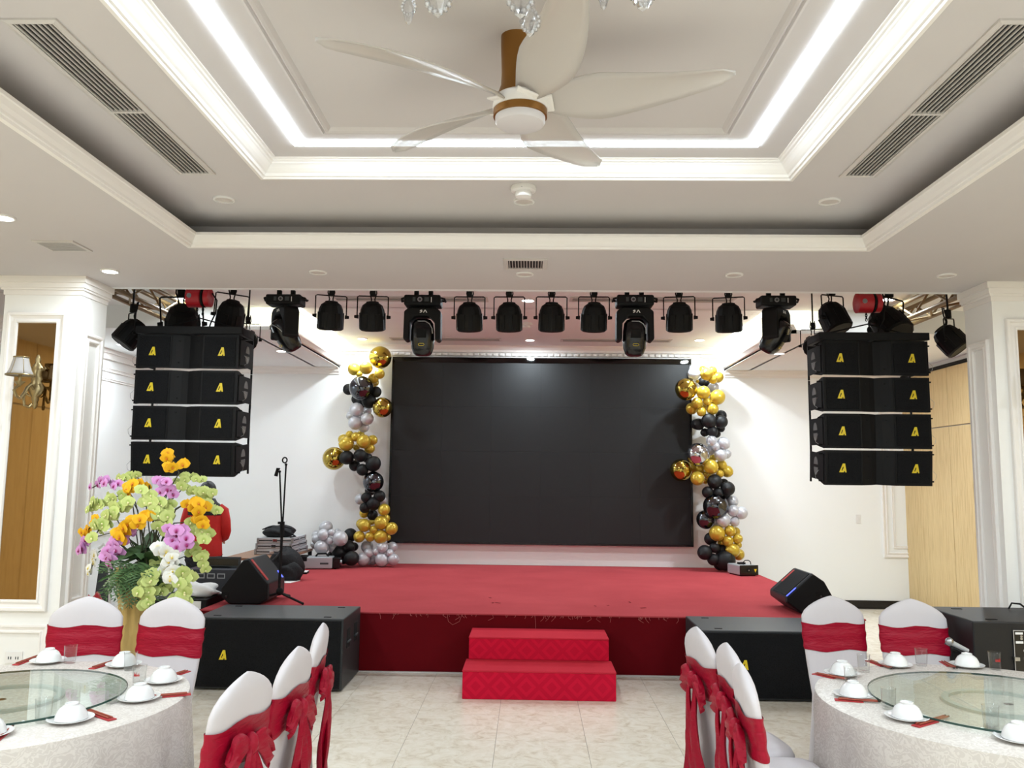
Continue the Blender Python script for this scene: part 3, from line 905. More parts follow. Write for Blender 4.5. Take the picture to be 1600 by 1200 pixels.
def truss(p0, p1, label, n, name='lighting_truss', wid=.17, up=0):
    TZ0, TZ1 = 3.335 + up, 3.505
    p0, p1 = Vector(p0), Vector(p1)
    d = (p1 - p0); L = d.length; d.normalize(); sd = Vector((-d.y, d.x, 0))
    t = thing(name, label, 'truss', p0, 0, 'gold lighting trusses')
    for sx in (-.5, .5):
        for z in (TZ0 - p0.z, TZ1 - p0.z):
            b = sd * sx * wid + Vector((0, 0, z))
            ob('chord', MB().cyl(b, b + d * L, .022, n=10), M['truss'], t, smooth=True)
    h = TZ1 - TZ0
    for i in range(n):
        a = L * i / n; b = L * (i + 1) / n
        for sx in (-.5, .5):
            z0, z1 = (TZ0, TZ1) if i % 2 == 0 else (TZ1, TZ0)
            ob('brace', MB().cyl(d * a + sd * sx * wid + Vector((0, 0, z0 - p0.z)), d * b + sd * sx * wid + Vector((0, 0, z1 - p0.z)), .011, n=6), M['truss'], t)
        s0 = -.5 if i % 2 == 0 else .5
        ob('brace', MB().cyl(d * a + sd * s0 * wid + Vector((0, 0, TZ0 - p0.z)), d * b - sd * s0 * wid + Vector((0, 0, TZ0 - p0.z)), .011, n=6), M['truss'], t)
    return t


FTY = 6.98
truss((-3.45, FTY, 3.42), (3.55, FTY, 3.42), 'long gold truss behind the beam carrying the row of stage lights', 24, up=.045)
truss((-3.72, 6.6, 3.42), (-3.72, 10.6, 3.42), 'gold truss running back from the left pillar above the line array', 12)
truss((3.78, 6.6, 3.42), (3.78, 10.6, 3.42), 'gold truss running back from the right pillar above the line array', 12)


def make_par():
    t = thing('par_light', 'x', 'stage light')
    W = .125
    ob('clamp', MB().b2(-.022, .022, -.022, .022, -.004, .075), M['rubber'], t, bevel=.006)
    ob('yoke', MB().tube([(-W - .012, 0, -.205), (-W - .012, 0, -.014), (-W, 0, -.006), (W, 0, -.006), (W + .012, 0, -.014), (W + .012, 0, -.205)], .006, 6), M['black'], t)
    for s in (-1, 1):
        ob('tilt_knob', MB().cyl((s * (W + .0), 0, -.195), (s * (W + .036), 0, -.195), .018, .013, n=12), M['rubber'], t)
    # body, built about pivot (0,0,-.195), axis -Z before tilting
    prof = [(.02, .135), (.055, .128), (.088, .105), (.106, .065), (.113, .02), (.115, -.02), (.118, -.06), (.118, -.11), (.104, -.122), (.1, -.118)]
    b = ob('body', MB().lathe(prof, 12), M['black'], t, smooth=.35, loc=(0, 0, -.195))
    for k in range(6):
        a = 2 * PI * k / 6
        ob('cooling_rib', MB().box((.108 * math.cos(a), .108 * math.sin(a), -.03), (.016, .05, .13), Matrix.Rotation(a, 3, 'Z')), M['black'], b)
    ob('rear_cap', MB().lathe([(.06, .11), (.055, .135), (.03, .14), (.001, .14)], 12), M['rubber'], b, smooth=True)
    ob('lens_plate', MB().lathe([(.001, -.106), (.1, -.106), (.1, -.102), (.001, -.102)], 20), M['dgrey'], b)
    lm = MB()
    for r, n in ((.0, 1), (.032, 6), (.062, 11), (.088, 16)):
        for k in range(n):
            a = 2 * PI * k / n
            lm.ball((r * math.cos(a), r * math.sin(a), -.107), .0105, 8, 4)
    ob('led_lenses', lm, M['lensled'], b)['kind'] = 'stuff'
    c = MB()
    for s in (-1, 1):
        c.tube([(s * .02, .03, -.07), (s * .015, .02, -.03), (s * .03, .03, .03), (s * .02, .04, .1)], .006, 6)
    ob('power_cables', c, M['rubber'], t)['kind'] = 'stuff'
    return t


M['lensled'] = simple('led_lens', srgb(225, 228, 232), .1, .2)
par0 = make_par(); parused = [False]


def place_par(px, top_py, Y, tilt, yaw, label, sc=1.0, hang=None, roll=0):
    if parused[0]: o = dup(par0)
    else: o = par0; parused[0] = True
    p = at(px, top_py, Y=Y)
    o.location = p; o.scale = (sc, sc, sc); o.rotation_euler = (0, roll, yaw)
    o['label'] = label; o['group'] = 'LED par lights'
    for ch in o.children:
        if ch.name.startswith('body'): ch.rotation_euler = (tilt, 0, 0)
    if p.z < 3.27 or Y > 7.1:
        ob('hanger_rod', MB().cyl((0, 0, .06), (0, 0, (ZN - p.z) / sc), .009, n=8), M['black'], o)
    return o


row = ((518, 461, .30, .25, 'par light next to the leftmost moving head, turned a little sideways'),
       (583, 462, .1, .3, 'par light just left of the second moving head'),
       (734, 463, 0, .3, 'par light just right of the second moving head'),
       (796, 463, -.02, .3, 'par light in the row, one left of the middle downlight'),
       (862, 463, 0, .3, 'par light in the row, one right of the middle downlight'),
       (928, 463, 0, .32, 'par light just left of the third moving head'),
       (1061, 463, -.15, .3, 'par light just right of the third moving head'),
       (1138, 464, -.25, .25, 'par light just left of the rightmost moving head'))
for px, py, yw, tl, lb in row:
    place_par(px, py, FTY - .085, tl, yw, lb, .95)
place_par(364, 459, 7.2, .45, .5, 'par light at the right end above the left line array', 1.05, roll=.05)
place_par(283, 463, 7.25, .75, .45, 'par light beside the red hoist of the left line array', 1.3, roll=-.1)
place_par(207, 488, 6.95, -.6, -.9, 'small boxy par light with cables beside the left pillar', .95, roll=.1)
place_par(388, 505, 7.6, -1.2, .3, 'small silver-lit par light peeping out right of the left flying frame', .8)
place_par(1300, 461, 7.2, -.45, .55, 'par light at the left end above the right line array', 1.05, roll=-.05)
place_par(1389, 464, 7.25, -.75, .45, 'large par light beside the red hoist of the right line array', 1.3, roll=.08)
place_par(1482, 497, 6.95, -.65, .8, 'par light beside the right pillar showing its LED lenses', .95, roll=-.12)
place_par(1270, 514, 7.6, -1.2, -.3, 'small par light peeping out left of the right flying frame', .8)


def moving_head():
    t = thing('moving_head_light', 'x', 'stage light')
    for s in (-1, 1):
        ob('omega_clamp', MB().b2(s * .065 - .02, s * .065 + .02, -.02, .03, -.008, .055), M['rubber'], t, bevel=.008)
    b = ob('base', MB().b2(-.165, .165, -.1, .1, -.1, -.005), M['black'], t, bevel=.015)
    ob('side_handle', MB().tube([(.165, -.06, -.03), (.195, -.05, -.035), (.2, 0, -.05), (.195, .05, -.035), (.165, .06, -.03)], .01, 6), M['rubber'], b, smooth=True)
    ob('side_handle', MB().tube([(-.165, -.06, -.03), (-.19, -.05, -.035), (-.195, 0, -.05), (-.19, .05, -.035), (-.165, .06, -.03)], .01, 6), M['rubber'], b, smooth=True)
    ob('power_socket', MB().lathe([(.001, 0), (.022, 0), (.022, -.003), (.001, -.003)], 20, (-.02, -.102, -.05), Matrix.Rotation(-PI / 2, 3, 'X')), M['metal'], b)
    ob('socket_core', MB().lathe([(.001, 0), (.012, 0), (.012, -.003), (.001, -.003)], 14, (-.02, -.105, -.05), Matrix.Rotation(-PI / 2, 3, 'X')), M['dgrey'], b)
    ob('data_socket', MB().b2(.02, .06, -.103, -.1, -.068, -.03), M['dgrey'], b)
    ob('data_socket', MB().b2(-.085, -.06, -.103, -.1, -.068, -.03), M['dgrey'], b)
    ob('printed_label', MB().b2(.08, .086, -.1025, -.1, -.075, -.03), M['white'], b)
    # yoke: crown and two arms in one continuous shell (pans about z)
    outl = [(-.12, -.115), (.12, -.115), (.165, -.15), (.168, -.40), (.15, -.42), (.118, -.41), (.112, -.25), (.06, -.195), (-.06, -.195), (-.112, -.25), (-.118, -.41), (-.15, -.42), (-.168, -.40), (-.165, -.15)]
    y = ob('yoke', MB().prism(outl, .15, None, (0, -.075, 0)), M['black'], t, bevel=.012)
    ob('maker_mark', MB().prism([(.045, -.165), (.03, -.14), (.022, -.14), (.008, -.165), (.016, -.165), (.026, -.147), (.036, -.165)], -.002, None, (0, -.0755, 0)), M['white'], y)
    ob('maker_mark', MB().prism([(-.022, -.165), (-.01, -.165), (0, -.158), (0, -.14), (-.012, -.14), (-.022, -.148), (-.02, -.152), (-.008, -.15), (-.01, -.158), (-.02, -.16)], -.002, None, (0, -.0755, 0)), M['white'], y)
    # head about its tilt axis z=-.35
    rings = []
    for z, a, c, dy in ((.135, .04, .03, 0), (.125, .07, .06, 0), (.09, .095, .085, 0), (.02, .104, .098, 0), (-.06, .106, .10, -.004), (-.13, .1, .092, -.006), (-.18, .082, .075, -.004), (-.2, .06, .055, 0), (-.205, .03, .03, 0)):
        rings.append([(a * math.copysign(abs(math.cos(q)) ** .75, math.cos(q)), dy + c * math.copysign(abs(math.sin(q)) ** .75, math.sin(q)), z) for q in [2 * PI * k / 20 for k in range(20)]])
    h = ob('head', MB().loft(rings), M['blackgloss'], t, smooth=.9, loc=(0, 0, -.345))
    ob('head_window', MB().b2(-.045, .045, -.108, -.095, -.04, .04), M['rubber'], h, bevel=.004)
    ob('badge_ring', MB().tube([(-.025, -.107, -.10), (-.02, -.108, -.09), (.02, -.108, -.09), (.027, -.107, -.10), (.02, -.107, -.11), (-.02, -.107, -.11), (-.025, -.107, -.10)], .002, 5), M['yellow'], h)
    ob('edge_highlight_trim', MB().tube([(-.035, -.085, .11), (.03, -.085, .11), (.07, -.08, .085), (.092, -.07, .045), (.095, -.06, 0)], .004, 6), M['metal'], h, smooth=True)
    return t


mh0 = moving_head()
for i, (px, py, pan, tilt, lb, sc) in enumerate(((447, 462, -.9, .6, 'moving head light at the left end of the row, tilted sideways', .9),
                                                 (662, 463, 0, .12, 'moving head light hanging straight down left of the screen centre', .94),
                                                 (991, 463, 0, .12, 'moving head light hanging straight down right of the screen centre', .94),
                                                 (1212, 464, .9, .6, 'moving head light at the right end of the row, tilted sideways', .9))):
    o = mh0 if i == 0 else dup(mh0)
    o.location = at(px, py, Y=FTY - .085); o.scale = (sc,) * 3
    o['label'] = lb; o['group'] = 'moving head lights'
    for ch in o.children:
        if ch.name.startswith('yoke'): ch.rotation_euler = (0, 0, pan)
        if ch.name.startswith('head'): ch.rotation_euler = Euler((tilt, 0, pan), 'XYZ')
# ================================================================ BALLOON GARLANDS
M['bgold'] = simple('gold_chrome_foil', srgb(186, 162, 78), .1, 1)
M['bsilv'] = simple('silver_chrome_foil', srgb(200, 202, 206), .09, 1)
M['bdchr'] = simple('dark_chrome_foil', srgb(96, 98, 104), .08, 1)
M['by'] = simple('yellow_gold_latex', srgb(204, 174, 62), .28, .35, .5)
M['bs'] = simple('silver_latex', srgb(196, 197, 202), .34, .25, .5)
M['bk'] = simple('black_latex', srgb(18, 19, 21), .55, 0, .4)
bmesh_cache = {}


def bmesh_for(k):
    if k not in bmesh_cache:
        mb = MB()
        prof = [(.0005, -1.0), (.2, -.985), (.42, -.91), (.66, -.75), (.86, -.5), (.97, -.22), (1.0, .03), (.965, .28), (.86, .52), (.68, .74), (.44, .9), (.2, .985), (.0005, 1.0)]
        if k in ('y', 's', 'k'):
            prof = [(.0005, -1.12), (.06, -1.12), (.05, -1.06), (.12, -1.02)] + prof[2:]
        mb.lathe(prof, 20)
        m = mb.mesh('balloon'); m.materials.append(M[{'y': 'by', 's': 'bs', 'k': 'bk', 'G': 'bgold', 'S': 'bsilv', 'D': 'bdchr'}[k]]); setsmooth(m, 1.5)
        bmesh_cache[k] = m
    return bmesh_cache[k]


def garland(name, label, lst, Ywall, ox, oy, sc):
    """lst: (kind, zoomed x, zoomed y, zoomed radius, depth layer 0 front..2 back)."""
    t = thing(name, label, 'balloon garland')
    pts = []
    for k, x, y, r, lay in lst:
        px, py, pr = ox + x / sc, oy + y / sc, r / sc
        pts.append((k, px, py, pr, lay))
    return t, pts


def put_balloons(t, pts, Yb):
    base = None
    for k, px, py, pr, lay in pts:
        R0 = pr / F * Yb
        Y = Yb - .30 + .13 * lay
        if lay == 2: Y = min(Y, YB - R0 * 1.03)
        R = pr / F * Y * 1.0
        p = at(px, py, Y=Y)
        if p.z - R < STZ + .002: p.z = STZ + .002 + R
        dr = Vector((random.uniform(-1, 1), random.uniform(.2, 1), random.uniform(-.6, .6)))
        if k in 'ysk': q = (-dr).to_track_quat('-Z', 'Y')
        else: q = Euler((0, 0, 0)).to_quaternion()
        o = bpy.data.objects.new('balloon', bmesh_for(k)); C.objects.link(o); o.parent = t
        o.location = p - t.location; o.scale = (R, R, R * (1.04 if k in 'ysk' else 1)); o.rotation_mode = 'QUATERNION'; o.rotation_quaternion = q


L1 = [  # crop 470,520 scale 6
 ('G', 745, 232, 108, 1), ('y', 500, 342, 60, 1), ('y', 610, 330, 62, 0), ('y', 548, 385, 32, 1), ('y', 738, 385, 48, 0), ('y', 680, 430, 52, 1), ('y', 690, 465, 42, 2),
 ('D', 568, 518, 116, 0), ('k', 450, 530, 55, 2), ('k', 705, 555, 52, 1), ('k', 640, 640, 70, 1), ('k', 560, 650, 60, 2), ('k', 530, 620, 55, 2), ('G', 765, 700, 95, 0),
 ('s', 522, 722, 68, 0), ('s', 465, 780, 40, 2), ('s', 508, 845, 64, 0), ('s', 622, 805, 60, 0), ('s', 625, 730, 42, 2), ('s', 590, 885, 50, 1), ('s', 560, 790, 45, 2),
 ('y', 458, 955, 38, 1), ('y', 515, 975, 44, 0), ('y', 400, 1000, 50, 2), ('y', 427, 1042, 70, 0), ('y', 588, 1018, 66, 0), ('y', 672, 1005, 48, 1), ('y', 520, 1075, 32, 1), ('y', 645, 1085, 48, 1), ('y', 560, 960, 40, 2)]
L2 = [  # crop 470,700 scale 6
 ('G', 312, 98, 108, 1), ('k', 430, 90, 66, 0), ('k', 555, 72, 62, 0), ('k', 680, 148, 72, 0), ('k', 505, 165, 52, 1), ('k', 578, 205, 56, 0), ('k', 620, 90, 50, 2), ('D', 680, 318, 98, 0),
 ('s', 558, 480, 52, 2), ('k', 615, 465, 50, 0), ('k', 738, 452, 56, 0), ('k', 682, 522, 64, 0), ('k', 600, 560, 50, 0), ('k', 672, 628, 50, 1), ('s', 770, 490, 38, 2), ('k', 650, 400, 48, 2),
 ('y', 780, 578, 56, 0), ('y', 595, 610, 46, 1), ('y', 565, 712, 46, 1), ('y', 595, 725, 62, 0), ('y', 755, 700, 66, 0), ('y', 665, 692, 30, 1), ('y', 682, 766, 40, 0), ('y', 850, 755, 58, 0), ('y', 548, 832, 54, 0), ('y', 648, 832, 46, 0), ('y', 750, 832, 64, 0), ('y', 795, 660, 40, 2), ('y', 815, 840, 30, 2),
 ('s', 622, 925, 58, 1), ('s', 765, 932, 54, 0), ('s', 857, 928, 48, 1), ('s', 635, 985, 44, 0), ('s', 707, 972, 36, 0), ('s', 835, 985, 38, 0), ('s', 585, 1040, 62, 0), ('s', 760, 1048, 64, 0), ('s', 868, 1045, 54, 0), ('s', 675, 1055, 40, 1), ('s', 700, 1020, 40, 2), ('s', 640, 1060, 36, 1)]
CL = [  # floor cluster, crop 470,700 scale 6
 ('s', 235, 745, 62, 1), ('s', 212, 815, 54, 0), ('s', 290, 792, 32, 0), ('s', 272, 868, 36, 0), ('s', 370, 848, 70, 0), ('s', 195, 930, 66, 0), ('s', 148, 855, 46, 1), ('s', 145, 815, 42, 2), ('s', 130, 905, 40, 2), ('s', 300, 935, 46, 1), ('s', 340, 800, 45, 2), ('s', 240, 885, 45, 2),
 ('k', 462, 818, 64, 2), ('k', 445, 925, 62, 1), ('k', 498, 925, 40, 2), ('k', 360, 978, 66, 1), ('k', 475, 1035, 68, 0), ('k', 400, 1040, 50, 2), ('k', 300, 1010, 50, 2)]
R1 = [  # crop 1030,540 scale 6.667
 ('s', 365, 245, 55, 2), ('s', 362, 295, 66, 0), ('y', 455, 250, 40, 2), ('y', 495, 295, 70, 0), ('y', 555, 260, 46, 1), ('y', 612, 330, 58, 1), ('y', 560, 352, 48, 0), ('G', 280, 455, 116, 0), ('y', 398, 372, 18, 1), ('k', 450, 375, 46, 2), ('k', 490, 385, 40, 2), ('s', 560, 435, 60, 2),
 ('y', 460, 490, 70, 0), ('y', 606, 538, 80, 0), ('y', 395, 598, 60, 0), ('y', 500, 585, 44, 0), ('y', 340, 655, 62, 1), ('y', 440, 690, 48, 0), ('y', 555, 660, 62, 0), ('y', 480, 640, 40, 2),
 ('k', 520, 785, 78, 0), ('k', 410, 820, 62, 1), ('k', 385, 820, 55, 2), ('k', 645, 795, 68, 0), ('k', 645, 730, 58, 2), ('k', 555, 895, 56, 0), ('k', 475, 905, 44, 1), ('k', 640, 860, 44, 1), ('k', 600, 920, 40, 2),
 ('s', 545, 992, 56, 0), ('s', 672, 1018, 66, 0), ('s', 590, 1048, 46, 0), ('s', 640, 1140, 64, 0), ('s', 535, 1090, 52, 1), ('s', 700, 1130, 48, 2), ('S', 405, 1135, 120, 0), ('y', 560, 1170, 40, 2)]
R2 = [  # crop 1030,720 scale 6.317
 ('G', 215, 92, 108, 1), ('y', 325, 70, 60, 2), ('y', 378, 175, 68, 0), ('y', 400, 80, 46, 1), ('y', 510, 60, 72, 0), ('y', 615, 45, 54, 1), ('y', 670, 105, 58, 1), ('y', 600, 130, 38, 0), ('y', 455, 130, 28, 1), ('y', 455, 200, 30, 1), ('y', 490, 160, 36, 2),
 ('k', 548, 205, 72, 0), ('k', 675, 275, 72, 0), ('k', 478, 310, 56, 0), ('k', 580, 318, 54, 0), ('k', 635, 220, 44, 2), ('k', 650, 330, 50, 1), ('D', 558, 450, 124, 0),
 ('s', 722, 400, 58, 1), ('s', 733, 495, 58, 0), ('s', 810, 515, 62, 0), ('s', 745, 600, 48, 0), ('s', 635, 590, 66, 0), ('s', 545, 605, 46, 1), ('D', 460, 580, 92, 1), ('s', 680, 470, 50, 2),
 ('y', 572, 715, 76, 0), ('y', 700, 692, 54, 0), ('y', 755, 700, 44, 1), ('y', 678, 793, 54, 0), ('y', 775, 770, 48, 0), ('y', 622, 810, 44, 1), ('y', 775, 830, 38, 1), ('y', 725, 885, 68, 0), ('y', 785, 925, 55, 2),
 ('k', 510, 770, 62, 1), ('k', 450, 905, 72, 0), ('k', 545, 860, 50, 0), ('k', 615, 880, 68, 1), ('k', 535, 975, 58, 0), ('k', 655, 985, 96, 0), ('k', 600, 1020, 60, 1)]
t = thing('balloon_garland', 'tall garland of yellow, black, silver and chrome balloons left of the screen', 'balloons', (at(590, 880, Z=STZ).x, 11.45, STZ))
put_balloons(t, [(k, 470 + x / 6, 520 + y / 6, r / 6, l) for k, x, y, r, l in L1] + [(k, 470 + x / 6, 700 + y / 6, r / 6, l) for k, x, y, r, l in L2], 11.6)
t = thing('balloon_garland', 'tall garland of yellow, black, silver and chrome balloons right of the screen', 'balloons', (at(1120, 885, Z=STZ).x, 11.45, STZ))
put_balloons(t, [(k, 1030 + x / 6.667, 540 + y / 6.667, r / 6.667, l) for k, x, y, r, l in R1] + [(k, 1030 + x / 6.317, 720 + y / 6.317, r / 6.317, l) for k, x, y, r, l in R2], 11.6)
t = thing('balloon_cluster', 'low cluster of silver and black balloons on the stage behind the fog machine', 'balloons', (at(520, 880, Z=STZ).x, 11.4, STZ))
put_balloons(t, [(k, 470 + x / 6, 700 + y / 6, r / 6, l) for k, x, y, r, l in CL], 11.45)
# ================================================================ STAGE MONITORS
def monitor(px, Y, depth, label, mirror, handle):
    P = [at(x, y, Y=Y) for x, y in px]
    lowest = min(p.z for p in P)
    xs = [p.x for p in P]; cx_ = sum(xs) / len(xs)
    poly = [(p.x - cx_, p.z - lowest) for p in P]
    t = thing('stage_monitor', label, 'loudspeaker', (cx_, Y, STZ), 0, 'stage monitor wedges')
    n = len(poly)
    ob('cabinet', MB().prism(poly, depth - .06, None, (0, .03, 0)), M['subpaint'], t, bevel=.01)
    cc = Vector((sum(p[0] for p in poly) / n, sum(p[1] for p in poly) / n))
    sm = [(cc[0] + (p[0] - cc[0]) * .97, .001 + max(0, cc[1] + (p[1] - cc[1]) * .97)) for p in poly]
    ob('end_panel', MB().prism(sm, .03), M['black'], t, bevel=.012)
    ob('end_panel', MB().prism(sm, .03, None, (0, depth - .03, 0)), M['black'], t, bevel=.012)
    hx, hz_ = handle
    h = at(hx, hz_, Y=Y)
    ob('handle_pocket', MB().b2(h.x - cx_ - .035, h.x - cx_ + .035, -.003, .002, h.z - lowest - .02, h.z - lowest + .02), M['rubber'], t, bevel=.004)
    ob('pole_socket', MB().cyl((h.x - cx_ + .012, -.012, h.z - lowest - .02), (h.x - cx_ + .012, .0, h.z - lowest - .012), .01, n=10), M['dgrey'], t)
    return t, poly, cx_, lowest


t, poly, cx_, lo = monitor([(345, 931), (344, 917), (379, 872), (388, 870), (419, 909), (418, 935), (405, 942), (357, 942)], 7.86, .56,
                           'black wedge stage monitor at the left front corner of the stage', False, (352, 926))


def on_edge(t, a, b, f0, f1, y0, y1, mat, name, label=None, th=.004):
    a, b = Vector((a[0], 0, a[1])), Vector((b[0], 0, b[1]))
    p0, p1 = a.lerp(b, f0), a.lerp(b, f1)
    nrm = Vector((-(b - a).z, 0, (b - a).x)).normalized()
    if nrm.z < 0: nrm = -nrm
    vs = []
    for off in (.0005, th):
        for p in (p0, p1):
            for y in (y0, y1):
                vs.append(p + nrm * off + Vector((0, y, 0)))
    o = ob(name, MB().add(vs, [(0, 1, 3, 2), (4, 6, 7, 5), (0, 4, 5, 1), (2, 3, 7, 6), (0, 2, 6, 4), (1, 5, 7, 3)]), mat, t)
    if label: o['label'] = label
    return o


M['redlabel'] = simple('red_white_label', srgb(205, 70, 70), .4)
M['blue'] = NT('blue_led').set(srgb(40, 50, 200), .4, emit=(.1, .14, 1, 1), es=1.6).m
on_edge(t, poly[3], poly[4], .06, .88, .035, .085, M['redlabel'], 'label_strip', 'red and white printed strip')
on_edge(t, poly[3], poly[4], .15, .6, .05, .07, M['white'], 'label_text')
on_edge(t, poly[3], poly[4], .70, .98, .46, .49, M['blue'], 'blue_light', 'glowing blue light bar')
t, poly, cx_, lo = monitor([(1229, 933), (1229, 924), (1270, 887), (1289, 900), (1306, 930), (1304, 938), (1253, 951)], 7.80, .56,
                           'black wedge stage monitor at the right front corner of the stage', True, (1280, 920))
on_edge(t, poly[2], poly[1], .05, .97, .06, .44, M['grille'], 'grille', None, .005)
on_edge(t, poly[2], poly[1], .1, .6, .45, .49, M['redlabel'], 'label_strip', 'red and white printed strip')
on_edge(t, poly[2], poly[1], .62, .97, .01, .032, M['blue'], 'blue_light', 'glowing blue light bar')

# ================================================================ MICROPHONE STAND WITH TWO BOOMS
Yb = 7.93
b0 = at(437, 936, Y=Yb); b0.z = STZ
t = thing('microphone_stand', 'black tripod microphone stand with two thin upright booms beside the left monitor', 'microphone stand', b0)


def loc(px, py, Y=Yb): return at(px, py, Y=Y) - b0


ob('pole', MB().tube([loc(436, 926), loc(441, 822)], .013, 10), M['black'], t, smooth=True)
ob('tripod_hub', MB().ball(loc(437, 924), .034, 12, 8, (1, 1, 1.1)), M['rubber'], t, smooth=True)
for px, py, zz in ((383, 942, 0), (473, 943, 0), (452, 931, 0)):
    e = at(px, py, Z=STZ + .012) - b0
    ob('leg', MB().tube([loc(437, 926), e], .011, 8), M['black'], t, smooth=True)
    ob('rubber_foot', MB().ball(e, .013, 8, 6), M['rubber'], t, smooth=True)
ob('height_clutch', MB().cyl(loc(441, 838), loc(441, 815), .02, .024, n=12), M['rubber'], t)
ob('clutch_knob', MB().cyl(loc(441, 817), loc(434, 817, Yb - .01), .012, n=10), M['rubber'], t)
for (x0, y0, x1, y1, hx, hy, lb) in ((440, 815, 437, 737, 431, 740, 0), (442, 815, 447, 726, 444, 719, 1)):
    b = ob('boom', MB().tube([loc(x0, y0), loc(x1, y1)], .008, 8), M['black'], t, smooth=True)
    ob('boom_joint', MB().ball(loc(x1, y1), .014, 10, 6), M['rubber'], t, smooth=True)
    if lb == 0:
        ob('microphone_clip', MB().tube([loc(x1, y1 - 4), loc(434, 732), loc(431, 744)], [.012, .014, .018], 10), M['rubber'], t, smooth=True)
    else:
        c = loc(445, 719)
        ob('microphone_clip', MB().tube([c + Vector((.022 * math.cos(a), 0, .026 * math.sin(a))) for a in [2 * PI * i / 12 for i in range(13)]], .007, 6), M['rubber'], t, smooth=True)

# ================================================================ MACHINES ON STAGE
M['msilver'] = simple('silver_grey_paint', srgb(176, 180, 184), .4, .3)
p = at(498, 889, Z=STZ)
t = thing('fog_machine', 'silver and black stage effect machine before the low balloon cluster', 'machine', (p.x - .02, p.y - .06, STZ), .12); t.scale = (1.2, 1.1, 1.15)
ob('body', MB().b2(-.19, .17, 0, .24, .008, .135), M['msilver'], t, bevel=.01)
ob('end_cap', MB().b2(.17, .25, .01, .23, .008, .13), M['blackgloss'], t, bevel=.012)
ob('nozzle', MB().cyl((.25, .1, .07), (.266, .1, .07), .03, n=14), M['metal'], t)
ob('rear_cap', MB().b2(-.2, -.1, -.004, .24, .09, .142), M['black'], t, bevel=.006)
ob('handle', MB().tube([(-.02, .1, .135), (0, .1, .165), (.09, .1, .168), (.12, .1, .135)], .011, 8), M['black'], t, smooth=True)
ob('printed_mark', MB().b2(.04, .13, -.002, .001, .055, .075), M['dgrey'], t)
for sx in (-.16, .2):
    for sy in (.04, .2): ob('foot', MB().cyl((sx, sy, 0), (sx, sy, .01), .012, n=10), M['rubber'], t)
p = at(1168, 899, Z=STZ)
t = thing('laser_projector', 'small silver laser projector with black front at the right garland foot', 'machine', (p.x, p.y - .1, STZ), .28)
ob('body', MB().b2(-.125, .125, .02, .34, .012, .135), M['msilver'], t, bevel=.012)
ob('front_panel', MB().b2(-.13, .13, 0, .02, .01, .138), M['blackgloss'], t, bevel=.006)
ob('lens', MB().cyl((-.01, -.006, .075), (-.01, .002, .075), .026, n=18), M['rubber'], t)
ob('lens_glass', MB().cyl((-.01, -.008, .075), (-.01, -.005, .075), .008, n=12), M['metal'], t)
ob('warning_sign', MB().prism([(.065, .09), (.105, .09), (.085, .045)], -.002, None, (0, 0, 0)), M['yellow'], t)['label'] = 'yellow warning triangle'
ob('handle', MB().tube([(-.03, .1, .135), (-.025, .1, .17), (.0, .1, .19), (.05, .1, .19), (.075, .1, .17), (.08, .1, .135)], .006, 8), M['black'], t, smooth=True)
ob('handle_bracket', MB().b2(-.06, .03, .14, .2, .135, .16), M['black'], t, bevel=.004)
for sx in (-.1, .1):
    for sy in (.05, .3): ob('foot', MB().cyl((sx, sy, 0), (sx, sy, .012), .012, n=10), M['rubber'], t)

# ================================================================ DESK, CASES AND BAGS LEFT OF THE STAGE
t = thing('desk', 'plain wooden desk with black legs beside the left stage edge', 'desk', (-3.33, 10.74, 0))
ob('desk_top', MB().b2(-.36, .36, -.72, .72, .715, .745), M['wooddark'], t, bevel=.004)
for sx in (-1, 1):
    for sy in (-1, 1):
        ob('leg', MB().b2(sx * .33 - .022, sx * .33 + .022, sy * .68 - .022, sy * .68 + .022, 0, .715), M['black'], t)
M['caseside'] = simple('case_panel', srgb(196, 198, 202), .35, .5)
zz = .745
for k, (lb, h) in enumerate((('lower silver aluminium flight case on the desk', .07), ('middle silver aluminium flight case on the desk', .07), ('top silver aluminium flight case on the desk under the black bag', .068))):
    c = Vector((-3.21, 10.8, zz))
    t = thing('flight_case', lb, 'case', c, -.06 + .05 * k, 'flight cases on the desk')
    ob('shell', MB().b2(-.22, .22, -.33, .36, .002, h), M['caseside'], t, bevel=.006)
    ob('lid_seam', MB().b2(-.223, .223, -.333, .363, h * .42, h * .58), M['black'], t)
    for sx in (-1, 1):
        for sy in (-.33, .36):
            ob('corner_cap', MB().box((sx * .215, sy * .985, h / 2), (.03, .03, h * .98)), M['metal'], t, bevel=.006)
    ob('latch', MB().b2(-.03, .03, -.343, -.328, h * .25, h * .8), M['chrome'], t, bevel=.003)
    ob('latch', MB().b2(.212, .226, .0, .06, h * .25, h * .8), M['chrome'], t, bevel=.003)
    zz += h + .001
M['bagcloth'] = simple('black_bag_cloth', srgb(24, 25, 28), .7, spec=.35, bump=(40, .5, .01))


